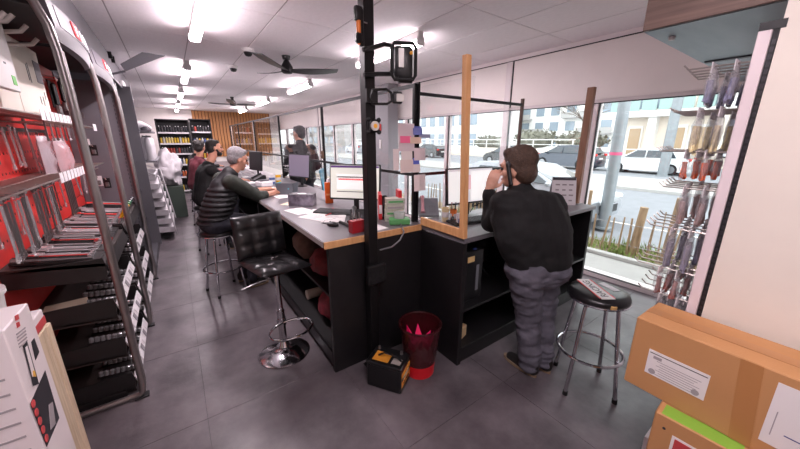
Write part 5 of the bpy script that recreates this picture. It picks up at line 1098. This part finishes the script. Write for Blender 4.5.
t = thing('grey_mat', 'thin grey writing mat at the standing man\'s left elbow', 'mat', on(478, 219), -.2); B().bx(-.13, .13, -.09, .09, 0, .008, bev=.003).out('mat', mat('silver_mat', (196, 196, 200), .4), t); B().bx(-.11, .05, -.07, .06, .008, .011).out('pad', m_paper, t)
tag(B().tube([on(470, 212, .01), on(474, 206, .05), on(478, 204, .07), on(484, 202, .09), on(486, 206, .02)], .005, 6).out('black_cord', m_rubber, None, True), 'black phone cord looping behind the pine post', 'cord')
# calendar and small speaker near the window
t = thing('desk_calendar', 'white desk calendar with dark header standing by the window', 'calendar', (3.42, 1.74, ZT), math.radians(-42))
B().prism([(-.125, -.07, 0), (.125, -.07, 0), (.125, .0, .29), (-.125, .0, .29)], (0, .003, 0)).out('front_sheet', m_tag, t); B().prism([(-.125, .07, 0), (.125, .07, 0), (.125, .0, .29), (-.125, .0, .29)], (0, -.003, 0)).out('back_sheet', m_grey, t)
def cal(x0, x1, u0, u1, m, nm): B().prism([(x0, -.0715+.07*u0, .29*u0), (x1, -.0715+.07*u0, .29*u0), (x1, -.0715+.07*u1, .29*u1), (x0, -.0715+.07*u1, .29*u1)], (0, .001, 0)).out(nm, m, t)
cal(-.12, .12, .9, .98, m_dgrey, 'header'); 
for i in range(3):
    for j in range(4): cal(-.09+.07*i, -.055+.07*i+.01*(j % 2), .14+.19*j, .19+.19*j, m_pgrey, 'sketch')
B().tube([(-.12+.01*i, .0, .29+.008*(i % 2)) for i in range(25)], .003, 5).out('spiral', m_blackm, t)
t = thing('desk_speaker', 'small black cube by the calendar', 'speaker', (3.2, 1.74, ZT), -.4); B().bx(-.04, .04, -.035, .035, 0, .075, bev=.006).out('cabinet', m_blackp, t); B().cyl((0, -.037, .04), (0, -.034, .04), .025, seg=14).out('cone', m_dgrey, t, True)
# long counter, farther: cups, papers, devices
cup('mug', 'yellow mug beside the blue one on the long counter', (1.35, 5.35, ZT), .045, .12, mat('mug_yellow', (236, 180, 40), .4)); cup('mug', 'blue mug on the long counter near the phone display', (1.23, 5.25, ZT), .045, .09, mat('mug_blue', (60, 90, 150), .4))
t = thing('label_printer', 'white and grey label printer between the seated men', 'printer', (1.05, 5.0, ZT), .2); B().bx(-.09, .09, -.11, .11, 0, .08, bev=.015).out('body', m_tag, t); B().bx(-.07, .07, -.05, .07, .08, .1, bev=.01).out('lid', m_dgrey, t)
t = thing('calculator', 'grey calculator lying before the bearded man', 'calculator', (1.0, 6.1, ZT), .1); B().box((0, 0, .02), (.12, .18, .025), rx=.08, bev=.005).out('body', m_grey, t); B().box((0, .055, .036), (.1, .04, .003), rx=.08).out('display', m_sgr, t)
t = thing('paper_tray', 'pale paper tray stack far along the long counter', 'tray', (1.15, 7.0, ZT), 0); 
for k in range(3): B().bx(-.12, .12, -.16, .16, k*.06, k*.06+.012).bx(-.12, -.11, -.16, .16, k*.06, k*.06+.05).out('tray', m_tag, t)
# customer-side teal chair seen through the screen
tc = thing('visitor_chair', 'teal visitor chair behind the long counter screen', 'chair', (2.35, 5.3, 0), math.radians(60)); m_teal = mat('teal_shell', (80, 150, 172), .45)
B().box((0, 0, .45), (.44, .44, .04), bev=.02).out('seat', m_teal, tc); B().box((0, .22, .95), (.44, .04, .6), rx=-.12, bev=.02).out('backrest', m_teal, tc); 
for sx in (-1, 1):
    for sy_ in (-1, 1): B().cyl((sx*.18, sy_*.18, .43), (sx*.21, sy_*.21, 0), .013, seg=8).out('leg', m_chrome, tc, True)
    B().cyl((sx*.2, .2, .44), (sx*.2, .24, .7), .012, seg=8).out('back_support', m_chrome, tc, True)
# ================================================================ people
from mathutils import noise as mnoise
def usph(n=16, m=10):
    v = [Vector((0, 0, 1))]+[Vector((math.sin(math.pi*j/m)*math.cos(2*math.pi*i/n), math.sin(math.pi*j/m)*math.sin(2*math.pi*i/n), math.cos(math.pi*j/m))) for j in range(1, m) for i in range(n)]+[Vector((0, 0, -1))]; L = len(v)-1
    f = [(0, 1+i, 1+(i+1) % n) for i in range(n)]+[(1+j*n+i, 1+(j+1)*n+i, 1+(j+1)*n+(i+1) % n, 1+j*n+(i+1) % n) for j in range(m-2) for i in range(n)]+[(L, 1+(m-2)*n+(i+1) % n, 1+(m-2)*n+i) for i in range(n)]; return v, f
USPH = usph(); UCYL = ([Vector((math.cos(math.pi*i/8), math.sin(math.pi*i/8), z)) for z in (0, 1) for i in range(16)], [tuple(range(15, -1, -1)), tuple(range(16, 32))]+[(i, (i+1) % 16, 16+(i+1) % 16, 16+i) for i in range(16)])
def blob(name, prims, vox, m, parent, it=3, world=True, wr=None):
    vs = []; fs = []
    def add(T, pts, faces):
        k = len(vs); vs.extend(T(p) for p in pts); fs.extend(tuple(i+k for i in f) for f in faces)
    for p in prims:
        if p[0] == 'c':
            _, a, c, r0, r1 = p; a = Vector(a); c = Vector(c)
            add(lambda q: a+q*r0, *USPH); add(lambda q: c+q*r1, *USPH)
            d = c-a
            if d.length > 1e-4:
                Qm = d.to_track_quat('Z', 'Y').to_matrix(); add(lambda q: a+Qm @ Vector((q.x*(r0 if q.z < .5 else r1), q.y*(r0 if q.z < .5 else r1), q.z*d.length)), *UCYL)
        else:
            _, a, r, R = p; add(lambda q: a+R @ Vector((q.x*r[0], q.y*r[1], q.z*r[2])), *USPH)
    off = Vector((0, 0, 0)); r = parent
    while r is not None: off += r.location; r = r.parent
    me = bpy.data.meshes.new('tmp'); me.from_pydata([v-off for v in vs], [], fs); o = bpy.data.objects.new('tmp', me)
    md = o.modifiers.new('r', 'REMESH'); md.mode = 'VOXEL'; md.voxel_size = vox
    if it: ms = o.modifiers.new('s', 'SMOOTH'); ms.factor = .5; ms.iterations = it
    nm = bake(o)
    if wr:
        n = len(nm.vertices); co = np.empty(n*3, 'f'); no = np.empty(n*3, 'f'); nm.vertices.foreach_get('co', co); nm.vertex_normals.foreach_get('vector', no); co = co.reshape(-1, 3); no = no.reshape(-1, 3)
        q = co*np.array((wr[1], wr[1], wr[2]), 'f'); d = np.array([mnoise.noise(p)+.5*mnoise.noise((p[0]*2.1, p[1]*2.1, p[2]*2.1)) for p in q.tolist()], 'f')*wr[0]
        nm.vertices.foreach_set('co', (co+no*d[:, None]).ravel())
        nm.update()
    nm.materials.clear(); nm.materials.append(m)
    for p in nm.polygons: p.use_smooth = True
    n = bpy.data.objects.new(name, nm); COL.objects.link(n); n.parent = parent; return n
m_skin = mat('skin', (206, 156, 134), .5, noise=.05, nscale=30); m_skin2 = mat('skin_warm', (196, 140, 116), .5, noise=.05, nscale=30)
m_eye = mat('eye_dark', (40, 30, 28), .2); m_lip = mat('lip', (160, 96, 88), .5)
m_hairb = mat('hair_brown', (70, 50, 38), .6, noise=.35, nscale=60, bump=.8, bscale=140); m_hairg = mat('hair_grey', (128, 124, 126), .6, noise=.3, nscale=60, bump=.8, bscale=140); m_hairk = mat('hair_black', (38, 32, 30), .6, noise=.3, nscale=60, bump=.8, bscale=140)
m_sweat = mat('black_knit', (13, 12, 14), .85, noise=.2, nscale=30, bump=.35, bscale=200); m_jean = mat('grey_denim', (88, 86, 96), .85, noise=.3, nscale=9, bump=1.0, bscale=16); m_puff = mat('black_puffer', (20, 19, 23), .6, noise=.2, nscale=8, bump=.15, bscale=30); m_green = mat('dark_green_sleeve', (46, 50, 44), .8, noise=.15, nscale=20)
m_maroon = mat('maroon_cloth', (94, 34, 46), .8, noise=.15, nscale=14); m_dark = mat('dark_trousers', (42, 42, 52), .85, noise=.15, nscale=14); m_shoe = mat('black_shoe', (30, 28, 28), .6); m_sole = mat('tan_sole', (146, 124, 100), .7)
def frame(fwd, up):
    f = Vector(fwd).normalized(); u = Vector(up); l = u.cross(f).normalized(); u = f.cross(l).normalized(); return Matrix((f, l, u)).transposed()   # local x forward, y left, z up
def head_prims(c, R, s=1.):
    def P(x, y, z): return c+R @ Vector((x*s, y*s, z*s))
    E = Matrix.Identity(3)
    return [('e', P(-.012, 0, .03), (.098*s, .077*s, .095*s), R), ('e', P(.02, 0, -.045), (.07*s, .058*s, .075*s), R), ('e', P(.062, 0, -.09), (.03*s, .032*s, .026*s), R), ('c', P(.085, 0, .015), P(.112, 0, -.022), .011*s, .016*s),
            ('e', P(-.005, .079, -.01), (.02*s, .012*s, .034*s), R), ('e', P(-.005, -.079, -.01), (.02*s, .012*s, .034*s), R), ('c', P(.078, .035, .032), P(.078, -.035, .032), .016*s, .016*s), ('e', P(.055, .04, -.02), (.03*s, .025*s, .03*s), R), ('e', P(.055, -.04, -.02), (.03*s, .025*s, .03*s), R), ('e', P(.083, 0, -.06), (.016*s, .026*s, .012*s), R)]
def face(par, c, R, s=1., beard=None, brow=m_hairk):
    def P(x, y, z): return c+R @ Vector((x*s, y*s, z*s))
    for k in (1, -1):
        B().sph(P(.083, .031*k, .008), .011*s, 10, 8).out('eye', m_eye, par, True, True); B().tube([P(.093, .015*k, .03), P(.094, .032*k, .036), P(.082, .05*k, .031)], .005*s, 6).out('eyebrow', brow, par, True, True)
    B().tube([P(.090, .025, -.062), P(.1, 0, -.06), P(.090, -.025, -.062)], .006*s, 6).out('mouth', m_lip, par, True, True)
    if beard: blob('beard', [('e', P(.045, 0, -.085), (.058*s, .056*s, .04*s), R), ('c', P(.02, .058*s/s, -.03), P(.05, .045, -.08), .016*s, .018*s), ('c', P(.02, -.058, -.03), P(.05, -.045, -.08), .016*s, .018*s), ('c', P(.098, .025, -.045), P(.098, -.025, -.045), .009*s, .009*s)], .007, beard, par, 1)
def hair_prims(c, R, s=1., back=1., low=0.):
    def P(x, y, z): return c+R @ Vector((x*s, y*s, z*s))
    return [('e', P(-.028, 0, .052), (.1*s, .084*s, .088*s), R), ('e', P(-.05, 0, -.0-low), (.065*s*back, .082*s, .08*s), R), ('c', P(.035, .03, .095), P(.035, -.03, .095), .032*s, .032*s), ('c', P(.0, .07, .03), P(-.02, .07, -.0), .016*s, .016*s), ('c', P(.0, -.07, .03), P(-.02, -.07, -.0), .016*s, .016*s)]
def hand_prims(w, d, n, s=1., curl=.7, side=1):
    "w wrist, d finger direction, n palm normal (fingers curl towards it); side: thumb side"
    d = Vector(d).normalized(); n = (Vector(n)-d*Vector(n).dot(d)).normalized(); t = d.cross(n).normalized()*side; w = Vector(w); pr = []
    pr += [('c', w, w+d*.03*s, .026*s, .026*s), ('c', w+d*.03*s+t*.025*s, w+d*.085*s+t*.027*s, .016*s, .013*s), ('c', w+d*.03*s-t*.02*s, w+d*.08*s-t*.027*s, .016*s, .012*s), ('c', w+d*.03*s, w+d*.09*s, .017*s, .014*s)]
    for k, (o, L) in enumerate(((.030, .074), (.010, .082), (-.010, .077), (-.030, .06))):
        a = w+d*.088*s+t*o*s; e1 = (d*math.cos(curl*.6)+n*math.sin(curl*.6)); b = a+e1*L*.45*s; e2 = (d*math.cos(curl*1.5)+n*math.sin(curl*1.5)); c = b+e2*L*.33*s; e3 = (d*math.cos(curl*2.1)+n*math.sin(curl*2.1)); f = c+e3*L*.25*s
        pr += [('c', a, b, .0092*s, .0085*s), ('c', b, c, .0085*s, .0078*s), ('c', c, f, .0078*s, .0066*s)]
    a = w+d*.025*s+t*.03*s; b = a+(d*.6+t*.7+n*.3).normalized()*.04*s; c = b+(d*.85+t*.1+n*.5).normalized()*.032*s
    pr += [('c', a, b, .013*s, .011*s), ('c', b, c, .0105*s, .008*s)]; return pr
def shoe(par, heel, toe, s=1., name='shoe'):
    h = Vector(heel); t = Vector(toe); d = (t-h).normalized(); u = Vector((0, 0, 1))
    o = blob(name, [('c', h+u*.05, h+d*.1+u*.045, .04*s, .042*s), ('c', h+d*.1+u*.045, t-d*.03+u*.035, .044*s, .036*s), ('c', h+u*.05, h+u*.09, .04*s, .04*s)], .010, m_shoe, par, 2)
    b = B(); n = 20; sd = d.cross(u); L = (t-h).length; ring_ = []
    for k in range(n):
        a = 2*math.pi*k/n; x = L/2+(L/2+.035)*math.cos(a); y = (.042+.008*math.cos(a))*math.sin(a)*s; ring_.append(h+d*(x)+sd*y+u*.002)
    b.prism(ring_, (0, 0, .022)); b.out('sole', m_sole, o, world=True)
def V(*a): return Vector(a)
# ---- the standing man on the phone
def standing_man():
    base = (2.05, 1.12); t = thing('person', 'standing man in black sweater and grey jeans, on the phone at the short counter', 'person', (2.05, 1.14, 0))
    A = lambda x, y, o=0: atd(x, y, base, o)
    pel = A(538, 262, -.03); mid = A(532, 232, -.03); chest = A(526, 212, 0); neck = A(521, 190, .03); hd = A(517, 168.5, .05)
    shL = A(505, 206, .0); shR = A(551, 208, .06); elL = A(491, 222, .16); wrL = A(489, 189, .10); elR = A(563, 232, .2); wrR = A(558, 206, .42)
    hipL = pel+V(-.10, .02, -.03); hipR = pel+V(.10, -.0, -.03)
    knL = V(1.985, 1.15, .50); knR = V(2.14, 1.12, .50); anL = V(2.0, 1.10, .10); anR = V(2.12, 1.06, .10)
    lat = (shR-shL).normalized()
    R = frame((-.28, .92, -.12), (-.05, -.05, 1))
    hp = head_prims(hd, R, 1.08)
    body = hp+[('c', neck+V(0, 0, -.03), hd+V(0, 0, -.05), .062, .058), ('c', chest, neck+V(0, 0, -.02), .12, .07), ('c', shL, shR, .08, .08), ('c', pel-lat*.06, chest-lat*.07, .13, .12), ('c', pel+lat*.06, chest+lat*.07, .13, .12),
            ('c', shL, elL, .055, .046), ('c', elL, wrL, .045, .03), ('c', shR, elR, .055, .046), ('c', elR, wrR, .045, .03), ('c', hipL, knL, .085, .058), ('c', hipR, knR, .085, .058), ('c', knL, anL, .055, .04), ('c', knR, anR, .055, .04)]
    ear = hd+R @ V(0, .085, -.01); d = (ear-wrL).normalized()
    hl = hand_prims(wrL, (d*.5+V(0, 0, .85)).normalized(), R @ V(.2, -1, 0), 1.0, .75, -1); hr = hand_prims(wrR, (V(.3, .9, -.2)), V(0, 0, -1), 1.0, .5, 1)
    bo = blob('body', body+hl+hr, .0075, m_skin, t, 2); face(bo, hd, R, 1.08, None, m_hairb)
    blob('hair', hair_prims(hd, R, 1.14, 1.05, .02), .009, m_hairb, t, 1)
    g = .018
    sw = [('c', pel-lat*.105+V(0, 0, .03), mid-lat*.11, .14, .16), ('c', pel+lat*.105+V(0, 0, .03), mid+lat*.11, .14, .165), ('c', mid-lat*.11, chest-lat*.10, .16, .15), ('c', mid+lat*.11, chest+lat*.10, .165, .155), ('c', mid, chest, .17, .165), ('c', pel+V(0, 0, .03), mid, .145, .17), ('c', chest, neck+V(0, 0, -.03), .155, .095), ('c', shL, shR, .108, .108), ('c', chest-lat*.1, shL, .13, .108), ('c', chest+lat*.1, shR, .13, .11),
          ('c', shL, elL, .095, .078), ('c', elL, elL.lerp(wrL, .88), .075, .046), ('c', shR, elR, .098, .075), ('c', elR, elR.lerp(wrR, .9), .066, .042), ('c', neck+V(0, 0, -.03), neck+V(0, 0, .015), .078, .07)]
    blob('sweater', sw, .0095, m_sweat, t, 3, wr=(.012, 6, 9))
    jn = [('c', pel-lat*.1+V(0, 0, -.05), pel+lat*.1+V(0, 0, -.05), .142, .142), ('c', pel-lat*.1+V(0, 0, .0), pel+lat*.1+V(0, 0, .0), .132, .132), ('c', hipL+V(0, 0, -.05), knL, .122, .092), ('c', hipR+V(0, 0, -.05), knR, .122, .092), ('c', knL, anL+V(0, 0, -.015), .09, .075), ('c', knR, anR+V(0, 0, -.015), .09, .075)]
    for an in (anL, anR): jn += [('e', an+V(.0, -.005, .02+.045*k), (.078-.003*k, .08, .022), Matrix.Identity(3)) for k in range(3)]
    for kn in (knL, knR): jn += [('e', kn+V(0, -.01, -.06+.05*k), (.086, .088, .022), Matrix.Identity(3)) for k in range(3)]
    jo = blob('jeans', jn, .0095, m_jean, t, 2, wr=(.016, 7, 17))
    shoe(t, (2.0, 1.06, 0), (2.02, 1.30, 0)); shoe(t, (2.125, 1.02, 0), (2.15, 1.25, 0))
    ph = thing('mobile_phone', 'black phone held to the standing man\'s left ear', 'phone', ear+R @ V(.02, .012, -.01))
    o = B().box((0, 0, 0), (.03, .02, .165), bev=.006).out('case', m_blackp, ph); o.rotation_euler = (0, .35, math.radians(75)); B().box((0, .0, .06), (.032, .006, .02), bev=.002).out('earpiece', m_dgrey, ph)
standing_man()
def stand_in(*a): pass
# ---- seated men
def seated(lab, base, z0, fwd, hd_, lean, mats, vox, hairm, hs=1., beard=None, hairlow=0., puffy=False, hands=None, sleeve=None, baldish=False, look=(1, 0, -.1), z_sh=None):
    sx, sy_ = base; t = thing('person', lab, 'person', (sx, sy_, 0)); f = Vector((*fwd, 0)).normalized(); l = Vector((-f.y, f.x, 0)); u = V(0, 0, 1); o = V(sx, sy_, 0)
    def Q(a, b, c): return o+f*a+l*b+u*c
    pel = Q(-.02, 0, z0+.11); chest = Q(lean*.6, 0, z0+.45); neck = Q(lean, 0, z0+.60); hd = Q(*hd_)
    sh = {s: Q(lean*.8, s*.185, z0+.53) for s in (1, -1)}; hip = {s: Q(.02, s*.1, z0+.09) for s in (1, -1)}; kn = {s: Q(.36, s*.13, z0+.03) for s in (1, -1)}; an = {s: Q(.27, s*.13, .12 if True else 0) for s in (1, -1)}
    el = {}; wr = {}
    for s in (1, -1):
        wr[s] = Vector(hands[s]) if hands else Q(.52, s*.12, ZT+.04); el[s] = sh[s].lerp(wr[s], .48)+V(0, 0, -.10)+l*s*.05
    R = frame(f*look[0]+l*look[1]+u*look[2], f*.25+u)
    body = head_prims(hd, R, hs)+[('c', neck, hd+u*(-.05), .06, .058), ('c', pel, chest, .13, .13), ('c', chest, neck, .12, .07), ('c', sh[1], sh[-1], .075, .075)]
    for s in (1, -1): body += [('c', sh[s], el[s], .052, .044), ('c', el[s], wr[s], .044, .029), ('c', hip[s], kn[s], .085, .058), ('c', kn[s], an[s], .055, .038)]
    for s in (1, -1): body += hand_prims(wr[s], (f*.95-l*s*.25-u*.1), -u, 1., .45, -s)
    bo = blob('body', body, vox, m_skin2, t, 2); face(bo, hd, R, hs, beard, hairm)
    blob('hair', hair_prims(hd, R, hs*(.97 if baldish else 1.01), 1., hairlow), max(.009, vox), hairm, t, 1)
    lat = l; top = []
    if puffy:
        n = 8
        for k in range(n):
            a = k/(n-1); c = pel.lerp(chest, a*1.05)+u*(-.02); w = .2+.02*math.sin(a*3); top.append(('e', c, (.165+.012*math.sin(a*3), w, .052), frame(f, (chest-pel).normalized())))
        top += [('c', pel, chest, .13, .13), ('c', sh[1].lerp(sh[-1], .07), sh[1].lerp(sh[-1], .93), .08, .08), ('c', chest, neck, .14, .085), ('c', neck-u*.02, neck+u*.015, .085, .08)]
    else:
        top += [('c', pel, chest, .155, .155), ('c', pel-l*.08, chest-l*.09, .15, .135), ('c', pel+l*.08, chest+l*.09, .15, .13), ('c', sh[1], sh[-1], .09, .09), ('c', chest, neck, .14, .085)]
        for s in (1, -1): top += [('c', sh[s], el[s], .075, .06), ('c', el[s], el[s].lerp(wr[s], .8), .058, .042)]
    blob('vest' if puffy else 'jacket', top, .0105, mats[0], t, 1 if puffy else 3, wr=(.008, 7, 8))
    if sleeve:
        for s in (1, -1): blob('sleeve', [('c', sh[s], el[s], .09, .066), ('c', el[s], el[s].lerp(wr[s], .35), .064, .05)], .0105, sleeve, t, 2, wr=(.01, 10, 10))
    tr_ = [('c', pel-l*.07-u*.03, pel+l*.07-u*.03, .13, .13)]
    for s in (1, -1): tr_ += [('c', hip[s], kn[s], .1, .075), ('c', kn[s], an[s], .072, .058)]
    blob('trousers', tr_, .0115, mats[1], t, 2, wr=(.01, 8, 14))
    for s in (1, -1): shoe(t, an[s]+V(0, 0, -.12)-f*.04, an[s]+V(0, 0, -.12)+f*.16)
    return t
hR = atz(284, 188, ZT+.03); hL = atz(268, 185, ZT+.03)
seated('seated man with grey hair, black padded vest and dark green sleeves', (.28, 4.0), .762, (.97, .2), (.33, 0, 1.53), .22, (m_puff, m_dark), .0085, m_hairg, 1.0, None, 0., True, {1: V(1.02, 4.45, ZT+.035), -1: V(1.0, 4.12, ZT+.035)}, m_green, look=(1, -.1, -.35))
seated('seated man with dark beard in black jacket, behind the man in the vest', (.33, 5.7), .762, (.97, .2), (.22, 0, 1.62), .1, (m_sweat, m_dark), .011, m_hairk, 1.0, m_hairk, .01, False, None, None, True, (1, -.15, -.05))
seated('seated person in maroon jacket, back turned, third from the front', (.36, 7.5), .762, (.9, .4), (.12, 0, 1.60), .06, (m_maroon, m_dark), .012, m_hairk, 1.0, None, .02, False, None, None, False, (1, .5, -.1))
seated('farthest seated person in dark jacket at the long counter', (.4, 9.1), .762, (.9, .4), (.14, 0, 1.6), .06, (m_sweat, m_dark), .013, m_hairk, 1.0, None, .02, False, None, None, False, (1, .4, -.1))
# ---- customer standing behind the screen, back turned
def customer():
    x, y = 1.99, 6.05; t = thing('person', 'tall person in black jacket standing behind the acrylic screen', 'person', (x, y, 0)); f = V(-.2, .98, 0).normalized(); l = V(-f.y, f.x, 0); u = V(0, 0, 1); o = V(x, y, 0); k = 1.13
    def Q(a, b, c): return o+f*a*k+l*b*k+u*c*k
    hd = Q(.03, 0, 1.64); neck = Q(0, 0, 1.48); R = frame(f*.9+l*.5-u*.1, u)
    body = head_prims(hd, R, 1.05)+[('c', neck, hd-u*.05, .06, .058), ('c', Q(0, 0, .95), Q(0, 0, 1.3), .14, .14), ('c', Q(0, 0, 1.3), neck, .12, .07), ('c', Q(0, .18, 1.4), Q(0, -.18, 1.4), .08, .08)]
    jk = [('c', Q(0, .09, .92), Q(0, .1, 1.3), .155, .15), ('c', Q(0, -.09, .92), Q(0, -.1, 1.3), .155, .15), ('c', Q(0, 0, 1.3), neck, .15, .09), ('c', Q(0, .2, 1.38), Q(0, -.2, 1.38), .1, .1)]; tr_ = []
    for s in (1, -1):
        body += [('c', Q(0, s*.2, 1.4), Q(-.02, s*.27, 1.1), .055, .046), ('c', Q(-.02, s*.27, 1.1), Q(.2, s*.22, .98), .045, .03), ('c', Q(0, s*.1, .9), Q(.02, s*.11, .5), .09, .06), ('c', Q(.02, s*.11, .5), Q(0, s*.11, .08), .058, .042)]+hand_prims(Q(.2, s*.22, .98), f-u*.3, -l*s, 1., .6, s)
        jk += [('c', Q(0, s*.2, 1.4), Q(-.02, s*.28, 1.1), .085, .072), ('c', Q(-.02, s*.28, 1.1), Q(.17, s*.23, .99), .07, .05)]; tr_ += [('c', Q(0, s*.09, .9), Q(.02, s*.11, .5), .115, .085), ('c', Q(.02, s*.11, .5), Q(0, s*.11, .1), .082, .068)]
    bo = blob('body', body, .011, m_skin2, t, 2); face(bo, hd, R, 1.05); blob('hair', hair_prims(hd, R, 1.1, 1., .01), .01, m_hairk, t, 1); blob('jacket', jk, .011, m_puff, t, 3, wr=(.01, 7, 9)); blob('trousers', tr_, .0115, m_dark, t, 2)
    for s in (1, -1): a = Q(0, s*.11, 0); shoe(t, a-f*.06, a+f*.2)
customer()
bpy.data.scenes.remove(WORK)
